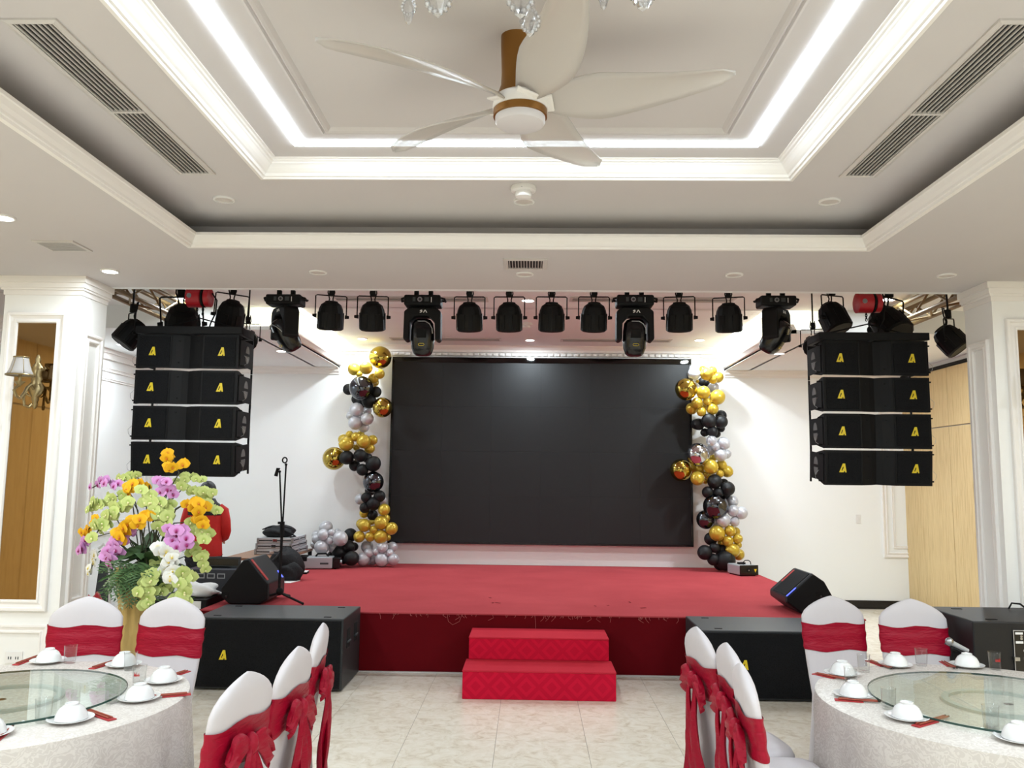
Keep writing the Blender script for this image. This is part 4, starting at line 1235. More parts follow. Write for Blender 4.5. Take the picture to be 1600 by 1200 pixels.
def lump(name, c, s, amp, mat, parent, seed, seg=28, rings=16, flat=True):
    random.seed(seed)
    ph = [(random.uniform(1, 4), random.uniform(1, 4), random.uniform(0, 6)) for _ in range(6)]
    mb = MB(); rr = []
    for i in range(rings + 1):
        th = PI * i / rings
        ring = []
        for k in range(seg):
            a = 2 * PI * k / seg
            d = Vector((math.sin(th) * math.cos(a), math.sin(th) * math.sin(a), -math.cos(th)))
            q = 1 + amp * sum(math.sin(f * 2 * d.x + g * 2 * d.y + h + f * d.z * 2) for f, g, h in ph) / 3
            v_ = Vector((d.x * s[0] * q, d.y * s[1] * q, d.z * s[2] * q))
            if flat: v_.z = max(v_.z, -s[2] * .72)
            ring.append(v_ + Vector((0, 0, s[2] * .72)) + Vector(c))
        rr.append(ring)
    mb.loft(rr)
    return ob(name, mb, mat, parent, smooth=1.2)


t = thing('duffel_bag', 'limp black bag lying on top of the silver flight cases', 'bag', (-3.22, 10.7, zz))
lump('bag_body', (0, 0, 0), (.2, .2, .085), .14, M['bagcloth'], t, 3)
ob('strap', MB().tube([(.1, -.15, .1), (.19, -.17, .06), (.26, -.16, .015), (.2, -.2, .01)], .012, 6), M['bagcloth'], t, smooth=True)
ob('zip_strip', MB().tube([(-.2, -.05, .09), (-.08, -.09, .13), (.06, -.08, .135), (.17, -.04, .105)], .008, 6), M['rubber'], t, smooth=True)
p = at(440, 906, Z=STZ); 
t = thing('backpack', 'slumped black backpack on the stage behind the microphone stand', 'bag', (p.x + .04, p.y + .04, STZ + .002))
lump('bag_body', (0, 0, 0), (.2, .15, .21), .1, M['bagcloth'], t, 11)
lump('front_pocket', (.08, -.11, .0), (.14, .08, .12), .08, M['bagcloth'], t, 5)
ob('shoulder_strap', MB().tube([(-.06, -.1, .3), (-.12, -.18, .22), (-.12, -.2, .1), (-.05, -.2, .01)], .016, 6), M['bagcloth'], t, smooth=True)
ob('top_loop', MB().tube([(-.04, 0, .33), (-.02, 0, .375), (.04, 0, .375), (.06, 0, .33)], .01, 6), M['rubber'], t, smooth=True)
M['paper'] = simple('white_paper', srgb(238, 238, 236), .8)
p = at(452, 909, Z=STZ)
tag(ob('paper_sheet', MB().prism([(-.09, -.12), (.05, -.14), (.1, .1), (-.02, .13), (-.08, .08)], .004, Matrix.Rotation(-PI / 2, 3, 'X').to_3x3()), M['paper'], loc=(p.x, p.y, STZ + .005)), 'crumpled white paper sheet on the red carpet before the backpack', 'paper')
p = at(472, 896, Z=STZ)
t = thing('notebook', 'small white-topped black notebook on the carpet beside the backpack', 'notebook', (p.x, p.y, STZ + .001), .1)
ob('cover', MB().b2(-.07, .07, -.09, .09, 0, .022), M['black'], t)
ob('top_sheet', MB().b2(-.068, .068, -.088, .088, .022, .027), M['paper'], t)

# cartons at the left stage corner
t = thing('equipment_crate', 'tall dark grey equipment crate with white icons and barcode behind the left monitor', 'crate', (-3.25, 8.55, 0))
M['crate'] = simple('dark_crate', srgb(52, 54, 62), .6)
ob('crate_body', MB().b2(-.27, .27, 0, .5, 0, .77), M['crate'], t, bevel=.006)
for i in range(3):
    x = -.15 + i * .105
    ob('printed_icon', MB().frame(x, x + .08, 0, .05, [(0, 0), (0, .002), (.008, .002), (.008, 0)]), M['msilver'], t, loc=(0, -.001, .68), rot=(PI / 2, 0, 0))
ob('barcode_label', MB().b2(-.17, .05, -.002, 0, .57, .62), M['paper'], t)
for i in range(9):
    ob('barcode_bar', MB().b2(-.10 + i * .016, -.093 + i * .016 + .003 * (i % 2), -.004, -.002, .575, .615), M['black'], t)
t = thing('monitor_screen', 'small grey-framed monitor lying open on the tall dark crate', 'monitor', (-3.22, 8.72, .77))
ob('frame', MB().frame(-.2, .2, 0, .11, [(0, 0), (0, .03), (.02, .03), (.02, .01)]), M['dgrey'], t, loc=(0, .03, .001), rot=(PI / 2, 0, 0))
ob('screen', MB().b2(-.19, .19, .02, .03, .008, .1), M['blackgloss'], t)
ob('stand_foot', MB().b2(-.1, .1, .0, .1, 0, .012), M['dgrey'], t)
t = thing('shipping_carton', 'black carton with white shipping labels at the left stage corner', 'box', (-3.24, 7.75, 0))
ob('carton_body', MB().b2(-.26, .26, 0, .5, 0, .585), M['black'], t, bevel=.005)
for x0, x1, z0, z1 in ((-.06, -.02, .545, .57), (-.01, .03, .545, .57), (-.06, -.02, .505, .53), (-.01, .03, .505, .53), (.055, .095, .50, .57), (.12, .21, .50, .57)):
    ob('shipping_label', MB().b2(x0, x1, -.003, 0, z0, z1), M['paper'], t)
t = thing('plastic_sheet', 'crumpled white plastic sheet on the black carton', 'sheet', (-3.16, 8.0, .585))
lump('sheet', (0, 0, 0), (.2, .18, .075), .22, M['paper'], t, 21)
# bits beside the left pillar
tag(lump('red_bag', (at(150, 940, Y=8.8).x, 8.8, 0), (.12, .12, .28), .12, M['red'], None, 31), 'small red bag on the floor behind the left pillar', 'bag')
t = thing('folding_trolley', 'grey folded trolley with white frame leaning behind the orchids', 'trolley', (at(165, 940, Y=9.3).x, 9.3, 0))
ob('panel', MB().box((-.05, .02, .42), (.16, .03, .8), Matrix.Rotation(.08, 3, 'Y')), M['dgrey'], t, bevel=.01)
ob('frame_tube', MB().tube([(.06, 0, .02), (.04, 0, .5), (.0, 0, .88), (-.06, 0, .95), (-.12, 0, .9)], .018, 8), M['white'], t, smooth=True)
for sx in (-.1, .05): ob('wheel', MB().cyl((sx - .015, 0, .04), (sx + .015, 0, .04), .04, n=16), M['rubber'], t)
tag(lump('plastic_bag', (at(207, 945, Y=8.5).x, 8.4, 0), (.2, .16, .3), .16, M['paper'], None, 17), 'white plastic bag on the floor behind the orchid stand', 'bag')

# ================================================================ PERSON
PX = at(322, 800, Y=9.2)
t = thing('person', 'person in a red and black jacket and dark trousers standing behind the orchids, back turned', 'person', (PX.x, 9.2, 0), .15)
M['skin'] = simple('skin', srgb(196, 150, 122), .55)
M['jacket'] = simple('red_jacket', srgb(204, 34, 30), .7, bump=(9, .5, .03))
M['jblack'] = simple('jacket_black', srgb(20, 20, 24), .75, bump=(12, .3, .02))
M['trouser'] = simple('dark_trousers', srgb(34, 34, 38), .85, bump=(8, .6, .03))
M['hair'] = simple('black_hair', srgb(14, 13, 13), .5, bump=(60, .5, .01))


def skin_mesh(name, verts, edges, mat, parent, root=0, sub=2):
    m = bpy.data.meshes.new(name)
    m.from_pydata([v[0] for v in verts], edges, [])
    m.materials.append(mat)
    o = bpy.data.objects.new(name, m); C.objects.link(o); o.parent = parent
    sk = o.modifiers.new('skin', 'SKIN'); sk.use_smooth_shade = True
    for i, v in enumerate(verts):
        r = v[1]
        m.skin_vertices[0].data[i].radius = r if isinstance(r, tuple) else (r, r)
        m.skin_vertices[0].data[i].use_root = (i == root)
    s = o.modifiers.new('sub', 'SUBSURF'); s.levels = sub; s.render_levels = sub
    return o


# body faces +Y (towards the wall), head bowed over the mixer
bv = [((0, 0, .90), (.14, .10)), ((0, .01, 1.10), (.13, .09)), ((0, .0, 1.29), (.145, .095)), ((-.005, .02, 1.40), (.08, .07)), ((-.01, .07, 1.455), (.052, .052)), ((-.015, .115, 1.50), (.07, .08)), ((-.02, .145, 1.565), (.074, .086)), ((-.02, .15, 1.62), (.045, .055))]
be = [(0, 1), (1, 2), (2, 3), (3, 4), (4, 5), (5, 6), (6, 7)]
ARM = ((.165, 0, 1.355), (.205, .02, 1.10), (.13, .22, 1.02), (.115, .29, 1.01), (.105, .335, .995))
for s in (-1, 1):
    b = len(bv)
    bv += [((s * .09, 0, .83), (.085, .088)), ((s * .105, .015, .48), (.058, .06)), ((s * .11, -.01, .10), (.042, .045)), ((s * .12, .12, .035), (.04, .03))]
    bv += [((s * p[0], p[1], p[2]), r) for p, r in zip(ARM, ((.055, .054), (.042, .042), (.032, .032), (.034, .018), (.029, .015)))]
    be += [(0, b), (b, b + 1), (b + 1, b + 2), (b + 2, b + 3), (2, b + 4), (b + 4, b + 5), (b + 5, b + 6), (b + 6, b + 7), (b + 7, b + 8)]
    for k, (dx, L) in enumerate(((-.027, .05), (-.009, .065), (.009, .07), (.026, .06))):
        c = len(bv)
        bv += [((s * .105 + dx, .368, .985), .009), ((s * .105 + dx, .368 + L * .6, .965), .0085), ((s * .105 + dx, .363 + L * .8, .94), .0075)]
        be += [(b + 8, c), (c, c + 1), (c + 1, c + 2)]
    c = len(bv)
    bv += [((s * .065, .315, .99), .011), ((s * .047, .345, .975), .009)]
    be += [(b + 7, c), (c, c + 1)]
skin_mesh('body', bv, be, M['skin'], t, 0, 1)
oval = lambda w, d, z, dy=0: [(w * math.copysign(abs(math.cos(a)) ** .8, math.cos(a)), dy + d * math.copysign(abs(math.sin(a)) ** .8, math.sin(a)), z) for a in [2 * PI * k / 28 for k in range(28)]]
j = ob('jacket', MB().loft([oval(w, d, z, dy) for z, w, d, dy in ((.835, .185, .145, 0), (.86, .192, .152, 0), (.95, .185, .145, 0), (1.08, .178, .135, 0), (1.22, .186, .132, 0), (1.33, .19, .125, 0), (1.385, .16, .11, .01), (1.425, .1, .095, .03), (1.45, .075, .08, .045))]), M['jacket'], t, smooth=1.0)
for s in (-1, 1):
    ob('sleeve', MB().tube([(s * .13, 0, 1.365), (s * .178, 0, 1.33), (s * .205, .0, 1.22), (s * .215, .02, 1.11), (s * .19, .10, 1.05), (s * .14, .2, 1.02)], [.06, .068, .064, .06, .054, .046], 14), M['jacket'], j, smooth=1.0)
ob('jacket_yoke', MB().loft([oval(w, d, z, dy) for z, w, d, dy in ((1.29, .192, .131, 0), (1.335, .194, .13, 0), (1.39, .165, .115, .01), (1.43, .105, .1, .03), (1.47, .078, .082, .05))]), M['jblack'], j, smooth=1.0)
ob('jacket_hem', MB().loft([oval(w, d, z) for z, w, d in ((.775, .18, .14), (.80, .19, .15), (.845, .193, .154), (.85, .17, .13))]), M['jblack'], j, smooth=True)
tv = [((0, 0, .85), (.15, .115))]; te = []
for s in (-1, 1):
    b = len(tv)
    tv += [((s * .09, 0, .77), (.096, .1)), ((s * .108, .01, .46), (.076, .08)), ((s * .112, -.005, .10), (.062, .07))]
    te += [(0, b), (b, b + 1), (b + 1, b + 2)]
skin_mesh('trousers', tv, te, M['trouser'], t, 0, 2)
for s in (-1, 1):
    ob('shoe', MB().ball((s * .115, .06, .045), .05, 16, 10, (.95, 2.5, .9)), M['black'], t, smooth=True)
ob('hair', MB().ball((-.018, .112, 1.56), .1, 20, 14, (.9, 1.0, 1.08), Matrix.Rotation(-.5, 3, 'X')), M['hair'], t, smooth=True)
for s in (-1, 1): ob('ear', MB().ball((-.018 + s * .083, .15, 1.525), .024, 10, 8, (.4, .8, 1.15)), M['skin'], t, smooth=True)
ob('nose', MB().ball((-.018, .25, 1.515), .02, 10, 8, (.8, 1, 1.3)), M['skin'], t, smooth=True)

# ================================================================ WALL PLATES
p = at(1341, 811, Y=YB)
t = thing('light_switch', 'white switch plate on the back wall right of the stage', 'switch', (p.x, YB, p.z))
ob('plate', MB().b2(-.035, .035, -.008, 0, -.06, .06), M['white'], t, bevel=.003)
ob('rocker', MB().b2(-.018, .018, -.012, -.008, -.03, .03), M['white'], t, bevel=.002)
p = at(22, 1027, Y=PY0)
t = thing('wall_socket', 'white wall socket low on the left pillar', 'socket', (p.x, PY0, p.z))
ob('plate', MB().b2(-.06, .06, -.009, 0, -.04, .04), M['white'], t, bevel=.003)
for sx in (-.025, .025):
    for q in (-.008, .008): ob('socket_slot', MB().b2(sx + q - .003, sx + q + .003, -.0105, -.009, -.012, .006), M['dgrey'], t)

# ================================================================ MICROPHONE BY THE RIGHT TABLE
p = at(1496, 1008, Y=4.71)
t = thing('microphone_boom', 'silver microphone on a low black stand before the backwards subwoofer', 'microphone', (p.x, 4.755, 0))
pz = p.z
ob('base', MB().lathe([(.001, 0), (.055, 0), (.052, .02), (.02, .03), (.001, .03)], 24), M['rubber'], t, smooth=True)
ob('pole', MB().cyl((0, 0, .018), (0, 0, pz - .03), .009, n=8), M['rubber'], t)
ob('holder', MB().tube([(-.06, -.03, pz + .005), (.06, -.03, pz - .05)], .005, 6), M['dgrey'], t)
ob('clip', MB().tube([(0, 0, pz - .035), (0, -.03, pz - .02)], .013, 8), M['rubber'], t)
d0 = Vector((.055, -.045, pz - .03)); d1 = Vector((-.03, -.045, pz + .012))
ob('microphone_body', MB().tube([d0, d0.lerp(d1, .9), d1], [.011, .014, .016], 12), M['msilver'], t, smooth=True)
ob('microphone_head', MB().ball(d1 + (d1 - d0).normalized() * .014, .022, 14, 10), M['metal'], t, smooth=True)

# ================================================================ SCONCES ON THE PILLAR MIRRORS
M['shade'] = simple('grey_silk_shade', srgb(176, 172, 170), .6, spec=.3)
M['brass'] = simple('aged_brass', srgb(150, 134, 98), .35, .85, bump=(60, .3, .004))


def sconce(px, py, label):
    p = at(px, py, Y=PY0 - .01)
    t = thing('wall_sconce', label, 'wall lamp', (p.x, PY0 - .009, p.z))
    rings = []
    for z, w_, d in ((.19, .006, .006), (.175, .014, .012), (.155, .02, .016), (.135, .014, .014), (.12, .03, .02), (.10, .04, .022), (.085, .052, .02), (.07, .034, .022), (.04, .03, .026), (.015, .042, .022), (0, .034, .024), (-.03, .05, .026), (-.06, .055, .03), (-.09, .04, .03), (-.115, .022, .026), (-.13, .026, .024), (-.145, .016, .018), (-.165, .02, .018), (-.185, .012, .012), (-.195, .004, .004)):
        rings.append([(w_ * math.cos(a), -d * abs(math.sin(a)) if math.sin(a) > 0 else 0, z) for a in [PI * k / 12 for k in range(13)]] + [(w_ * math.cos(a), 0, z) for a in [PI - PI * k / 6 for k in range(1, 6)]])
    ob('backplate', MB().loft(rings), M['brass'], t, smooth=1.0)
    for s in (-1, 1):
        ob('leaf_scroll', MB().tube([(s * .035, -.012, .09), (s * .06, -.02, .08), (s * .07, -.018, .092), (s * .06, -.015, .102)], [.008, .008, .006, .004], 6), M['brass'], t, smooth=True)
        ob('leaf_scroll', MB().tube([(s * .03, -.015, -.02), (s * .058, -.02, -.05), (s * .05, -.03, -.09), (s * .02, -.03, -.11)], [.008, .01, .008, .004], 6), M['brass'], t, smooth=True)
    # one curling arm towards the camera
    pts = [(0, -.02, -.06), (0, -.06, -.03), (-.005, -.09, -.05), (-.005, -.125, -.10), (-.005, -.165, -.135), (-.012, -.20, -.12), (-.02, -.215, -.085), (-.012, -.2, -.06), (-.005, -.185, -.05)]
    ob('arm', MB().tube(pts, [.01, .011, .011, .011, .011, .011, .01, .01, .009], 8), M['brass'], t, smooth=True)
    ob('lower_scroll', MB().tube([(-.005, -.11, -.08), (-.01, -.12, -.13), (-.005, -.11, -.18), (.01, -.085, -.19), (.02, -.07, -.17)], [.008, .009, .009, .01, .012], 8), M['brass'], t, smooth=True)
    c = Vector((-.005, -.185, 0))
    ob('drip_cup', MB().lathe([(.006, -.055), (.014, -.045), (.03, -.03), (.036, -.02), (.03, -.022), (.012, -.028)], 18, c), M['brass'], t, smooth=True)
    ob('candle_tube', MB().cyl(c + Vector((0, 0, -.03)), c + Vector((0, 0, .04)), .011, n=12), M['brass'], t)
    sh = ob('lamp_shade', MB().loft([[(c.x + r * math.cos(a), c.y + r * math.sin(a), z) for a in [2 * PI * k / 28 for k in range(28)]] for r, z in ((.086, .022), (.07, .055), (.058, .09), (.049, .125), (.046, .145))], False), M['shade'], t, smooth=1.2)
    sd = sh.modifiers.new('solid', 'SOLIDIFY'); sd.thickness = .003
    ob('shade_trim', MB().tube([(c.x + .087 * math.cos(a), c.y + .087 * math.sin(a), .022) for a in [2 * PI * k / 28 for k in range(29)]], .006, 6, False), M['brass'], t, smooth=True)
    ob('shade_trim', MB().tube([(c.x + .047 * math.cos(a), c.y + .047 * math.sin(a), .145) for a in [2 * PI * k / 28 for k in range(29)]], .005, 6, False), M['brass'], t, smooth=True)
    for k in range(6):
        a = 2 * PI * k / 6 + .3
        ob('shade_rib', MB().tube([(c.x + r * math.cos(a), c.y + r * math.sin(a), z) for r, z in ((.087, .022), (.071, .055), (.059, .09), (.05, .125), (.047, .145))], .0025, 5), M['brass'], t)
    return t


sconce(57, 596, 'brass wall sconce with grey shade on the left pillar mirror')
sconce(1626, 605, 'brass wall sconce on the right pillar mirror')
# ================================================================ ORCHID ARRANGEMENT
random.seed(42)
OY = 5.5
OB = at(203, 1010, Y=OY)
t = thing('orchid_arrangement', 'big arrangement of yellow, green, purple and white orchids on a gold-draped stand', 'flowers', (OB.x, OY, 0))
ft = NT('gold_drape').set(srgb(196, 168, 104), .55, 0, .3)
v = ft.coord((1, 1, .15)); wv = ft.noise(v, 26, 3); ft.bump(wv, .6, .02)
M['drape'] = ft.m
# draped tall stand with twisting folds
rings = []
for i in range(40):
    z = 0.0 + i / 39 * 1.12
    f = i / 39
    r = .16 * (1 - f) ** 2.2 + .062 + .05 * max(0, f - .7) ** 1.0 * 3
    ring = []
    for k in range(48):
        a = 2 * PI * k / 48
        rr = r * (1 + .13 * math.sin(7 * a + z * 9) + .06 * math.sin(13 * a - z * 5))
        ring.append((rr * math.cos(a), rr * math.sin(a), z))
    rings.append(ring)
ob('draped_stand', MB().loft(rings), M['drape'], t, smooth=1.2)
PET = {'y': (srgb(240, 182, 30), srgb(214, 140, 12)), 'g': (srgb(196, 208, 128), srgb(160, 184, 84)), 'p': (srgb(214, 152, 208), srgb(168, 40, 120)), 'w': (srgb(240, 240, 232), srgb(226, 214, 150))}
for k, (a, b) in PET.items():
    tt = NT('orchid_petal_' + k).set(a, .6, 0, .25)
    vv = tt.coord(); ln = tt.n('ShaderNodeVectorMath', operation='LENGTH'); tt.l(vv, ln.inputs[0])
    tt.l(tt.ramp(ln.outputs['Value'], [(.08, b), (.42, a), (.8, a), (1.0, tuple(min(1, x * 1.15 + .04) for x in a[:3]) + (1,))]), tt.b.inputs['Base Color'])
    tt.b.inputs['Subsurface Weight'].default_value = .0
    M['pet_' + k] = tt.m
M['lip_y'] = simple('orchid_lip_y', srgb(206, 110, 20), .5)
M['lip_g'] = simple('orchid_lip_g', srgb(236, 232, 170), .5)
M['lip_p'] = simple('orchid_lip_p', srgb(140, 14, 84), .5)
M['lip_w'] = simple('orchid_lip_w', srgb(222, 196, 90), .5)


def petal(mb, ang, L, W, lift, curl):
    n = 5
    pts = []
    for i in range(n + 1):
        s = i / n
        w_ = W * math.sin(PI * (.10 + .86 * s) ** .85) if s < 1 else .04 * W
        x = L * s
        z = lift * s + curl * s * s
        pts.append([(x, -w_, z - .06 * W), (x, 0, z + .05 * (1 - s)), (x, w_, z - .06 * W)])
    R = Matrix.Rotation(ang, 3, 'Z')
    b = len(mb.v)
    for row in pts:
        for p in row: mb.v.append(R @ Vector(p))
    for i in range(n):
        for j in range(2):
            a = b + i * 3 + j
            mb.f.append((a, a + 3, a + 4, a + 1))


def orchid(k):
    mb = MB()
    for a, L, W in ((PI / 2, .88, .40), (PI / 2 + 2.2, .86, .38), (PI / 2 - 2.2, .86, .38)): petal(mb, a, L, W, -.03, -.05)
    for a in (.12, PI - .12): petal(mb, a, 1.02, .66, .07, .05)
    m = mb.mesh('orchid_bloom'); m.materials.append(M['pet_' + k])
    for p in m.polygons: p.use_smooth = True
    lp = MB()
    lp.ball((0, -.16, .13), .14, 8, 6, (1, 1.3, .8)); 
    ml = lp.mesh('orchid_lip'); ml.materials.append(M['lip_' + k]); setsmooth(ml, 1.5)
    return m, ml


OR = {k: orchid(k) for k in 'ygpw'}
M['stem'] = simple('orchid_stem', srgb(60, 62, 40), .6)
M['leafd'] = simple('dark_leaf', srgb(62, 92, 52), .5, vary=(6, .3))
M['fern'] = simple('fern_leaf', srgb(88, 122, 74), .6, vary=(4, .3))
M['grey_leaf'] = simple('pale_foliage', srgb(178, 194, 158), .7, vary=(6, .2))
# sprays: kind, pixel path (tip last), number of blooms, bloom radius px, depth offset, two rows?
Zc = (100, 690, 1200 / 280)      # crop origin and scale used when reading positions


def cp(x, y): return 100 + x / Zc[2], 690 + y / Zc[2]


SPR = [
 ('y', [(770, 210), (730, 120), (760, 160), (800, 150), (720, 150), (740, 105)], 7, 40, -.02, 45),
 ('g', [(780, 260), (850, 235), (915, 245)], 5, 34, .03, 22), ('g', [(790, 320), (880, 310), (990, 320)], 9, 36, .0, 26),
 ('p', [(720, 260), (650, 280), (720, 310), (660, 350), (730, 350)], 7, 44, -.06, 20),
 ('y', [(570, 295), (500, 295), (430, 320), (440, 350)], 8, 40, -.04, 18),
 ('g', [(500, 245), (430, 235), (360, 240)], 6, 36, .05, 20),
 ('p', [(400, 290), (310, 265), (240, 280), (190, 310)], 7, 38, .04, 20),
 ('g', [(420, 360), (330, 370), (230, 410), (160, 455)], 12, 38, -.02, 26),
 ('g', [(460, 400), (390, 430), (330, 480), (250, 560), (215, 620)], 15, 46, -.10, 34),
 ('g', [(560, 340), (560, 400), (610, 440), (660, 500), (660, 590)], 16, 48, -.08, 46),
 ('g', [(700, 420), (690, 480), (680, 540)], 5, 48, -.05, 26),
 ('y', [(560, 500), (490, 530), (420, 570), (380, 620), (390, 650)], 13, 48, -.16, 28),
 ('y', [(850, 390), (890, 430), (940, 460), (920, 520), (950, 550)], 12, 46, -.12, 30),
 ('y', [(240, 510), (190, 560), (150, 600), (120, 650)], 7, 34, -.02, 14),
 ('p', [(160, 650), (140, 700), (125, 750)], 6, 42, -.05, 18),
 ('p', [(330, 660), (370, 710), (290, 730), (320, 780), (290, 830)], 8, 48, -.16, 28),
 ('p', [(480, 600), (420, 650)], 3, 40, -.08, 20),
 ('p', [(740, 560), (790, 600), (760, 660), (810, 690), (780, 740)], 13, 48, -.16, 38),
 ('w', [(630, 710), (700, 750), (740, 800), (690, 840), (740, 880), (700, 920)], 11, 48, -.2, 24),
 ('w', [(230, 740), (190, 820), (180, 890)], 6, 36, .0, 16),
 ('g', [(850, 540), (900, 600), (950, 640), (930, 600)], 7, 48, -.1, 32),
 ('g', [(880, 380), (960, 400), (1020, 470), (1010, 500)], 7, 36, .0, 22),
 ('g', [(850, 720), (910, 750), (950, 800), (930, 840)], 8, 40, -.06, 28),
 ('g', [(560, 870), (630, 900), (540, 940), (600, 990), (530, 1010), (580, 1060), (540, 1100)], 11, 50, -.2, 24),
 ('g', [(820, 870), (830, 930), (760, 970), (830, 1000), (760, 1030), (830, 1060)], 10, 50, -.18, 26),
 ('g', [(680, 960), (690, 1000)], 2, 44, -.12, 10), ('g', [(620, 780), (640, 830)], 3, 42, -.08, 12),
]
core = at(*cp(560, 760), Y=OY)
for si, (k, path, n, rad, dy, jit) in enumerate(SPR):
    n = int(n * 1.35 + .5)
    Y = OY + dy
    if path[0][0] < 280: Y -= .02
    pts = [at(*cp(*q), Y=Y) - Vector((OB.x, OY, 0)) for q in path]
    c0 = core - Vector((OB.x, OY, 0))
    st = [c0 + Vector((random.uniform(-.05, .05), random.uniform(-.04, .04), -.05))]
    mid = st[0].lerp(pts[0], .6) + Vector((0, 0, .10))
    spine = [st[0], mid] + pts
    ob('stem', MB().tube(spine, .004, 5), M['stem'], t)
    # cumulative lengths of bloom part
    seg = [(pts[i + 1] - pts[i]).length for i in range(len(pts) - 1)]; tot = sum(seg) or 1
    for i in range(n):
        d = tot * (i + .5) / n; a = 0
        while a < len(seg) - 1 and d > seg[a]: d -= seg[a]; a += 1
        p = pts[a].lerp(pts[a + 1], d / max(seg[a], 1e-6))
        j = jit / Zc[2] / F * Y
        p = p + Vector((random.uniform(-1, 1) * j, -.02 + random.uniform(-.03, .03), random.uniform(-1, 1) * j))
        R = rad / Zc[2] / F * Y * random.uniform(.92, 1.15)
        out = (p - c0); out.z *= .25
        dirv = (Vector((out.x * 1.0, -.55, .05)) + Vector((random.uniform(-.3, .3), 0, random.uniform(-.35, .15)))).normalized()
        z_ax = dirv; x_ax = Vector((0, 0, 1)).cross(z_ax).normalized(); y_ax = z_ax.cross(x_ax)
        Mx = Matrix((x_ax, y_ax, z_ax)).transposed()
        Mx = Mx @ Matrix.Rotation(random.uniform(-.35, .35), 3, 'Z')
        o = ob('orchid_bloom', OR[k][0], None, t); o.location = p; o.rotation_euler = Mx.to_euler(); o.scale = (R, R, R)
        l = ob('orchid_lip', OR[k][1], None, o)
# leaves and ferns
lm = MB(); petal(lm, 0, 1, .13, .1, -.35)
leafm = lm.mesh('leaf'); leafm.materials.append(M['leafd'])
for p in leafm.polygons: p.use_smooth = True
c0 = core - Vector((OB.x, OY, 0))
for i in range(46):
    a = random.uniform(0, 2 * PI); el = random.uniform(-.5, .9)
    o = ob('leaf', leafm, None, t); o.location = c0 + Vector((random.uniform(-.05, .05), random.uniform(-.05, .05), random.uniform(-.16, .06)))
    s = random.uniform(.18, .32); o.scale = (s, s * 1.2, s); o.rotation_euler = Euler((random.uniform(-.4, .4), -el, a))


def frond(mat, name, n=14, w_=.28):
    mb = MB(); mb.tube([(i / n, 0, .15 * math.sin(i / n * 2.2) - .35 * (i / n) ** 2) for i in range(n + 1)], .006, 4)
    for i in range(1, n):
        s = i / n; z = .15 * math.sin(s * 2.2) - .35 * s * s
        L = w_ * math.sin(PI * (.15 + .8 * s)) 
        for q in (-1, 1):
            mb.add([(s, 0, z), (s + .05, q * L * .5, z + .01), (s + .09, q * L, z - .03), (s - .005, q * L * .55, z - .015)], [(0, 1, 2, 3)])
    m = mb.mesh(name); m.materials.append(mat); return m


fm, gm = frond(M['fern'], 'fern_frond'), frond(M['grey_leaf'], 'pale_frond', 12, .2)
for i in range(22):
    a = random.uniform(PI * .9, PI * 2.0); el = random.uniform(-.35, .5)
    o = ob('fern_frond', fm, None, t); o.location = c0 + Vector((0, 0, -.12)); s = random.uniform(.24, .36)
    o.scale = (s, s, s); o.rotation_euler = Euler((random.uniform(-.5, .5), el, a))
for i, (x, y) in enumerate(((290, 960), (330, 1000), (370, 1020), (320, 920), (380, 960), (410, 1060), (360, 1090), (270, 930))):
    e = at(*cp(x, y), Y=OY - .18) - Vector((OB.x, OY, 0)); s0 = at(*cp(430, 860), Y=OY - .1) - Vector((OB.x, OY, 0))
    o = ob('pale_frond', gm, None, t); o.location = s0; d = (e - s0); L = d.length * 1.12; o.scale = (L, L, L)
    o.rotation_mode = 'QUATERNION'; o.rotation_quaternion = d.to_track_quat('X', 'Z')
for x, y, x2, y2 in ((500, 800, 470, 1060), (470, 820, 420, 1080), (520, 820, 500, 1050), (440, 830, 370, 950), (420, 800, 300, 850)):
    e = at(*cp(x2, y2), Y=OY - .2) - Vector((OB.x, OY, 0)); s0 = at(*cp(x, y), Y=OY - .12) - Vector((OB.x, OY, 0))
    o = ob('fern_frond', fm, None, t); o.location = s0; d = (e - s0); L = d.length * 1.1; o.scale = (L, L, L)
    o.rotation_mode = 'QUATERNION'; o.rotation_quaternion = d.to_track_quat('X', 'Z')
# ================================================================ BANQUET TABLES
dt = NT('damask_cloth').set(rough=.5, spec=.3)
v = dt.coord((1, 1, 1))
no = dt.noise(v, 11, 3, .5, out=1)
vm = dt.n('ShaderNodeVectorMath', operation='MULTIPLY_ADD'); dt.l(no, vm.inputs[0]); vm.inputs[1].default_value = (.16, .16, .16); dt.l(v, vm.inputs[2])
wv = dt.n('ShaderNodeTexWave', wave_type='RINGS'); wv.inputs['Scale'].default_value = 15; wv.inputs['Distortion'].default_value = 11; wv.inputs['Detail'].default_value = 1.5; wv.inputs['Detail Scale'].default_value = 2.2
dt.l(vm.outputs[0], wv.inputs['Vector'])
k = dt.ramp(wv.outputs['Fac'], [(.52, (0, 0, 0, 1)), (.6, (1, 1, 1, 1))])
mx = dt.n('ShaderNodeMix', data_type='RGBA'); dt.l(k, mx.inputs[0]); mx.inputs[6].default_value = srgb(200, 193, 186); mx.inputs[7].default_value = srgb(212, 206, 199)
dt.l(mx.outputs[2], dt.b.inputs['Base Color'])
dt.l(dt.ramp(wv.outputs['Fac'], [(.5, (.62, .62, .62, 1)), (.62, (.32, .32, .32, 1))]), dt.b.inputs['Roughness'])
M['damask'] = dt.m
M['china'] = simple('white_china', srgb(226, 226, 225), .12, spec=.55)
M['chop'] = simple('red_brown_wood', srgb(146, 66, 46), .45)
M['chopend'] = simple('chopstick_end', srgb(40, 22, 20), .4)
M['napkin'] = simple('red_paper_sleeve', srgb(170, 44, 48), .6)
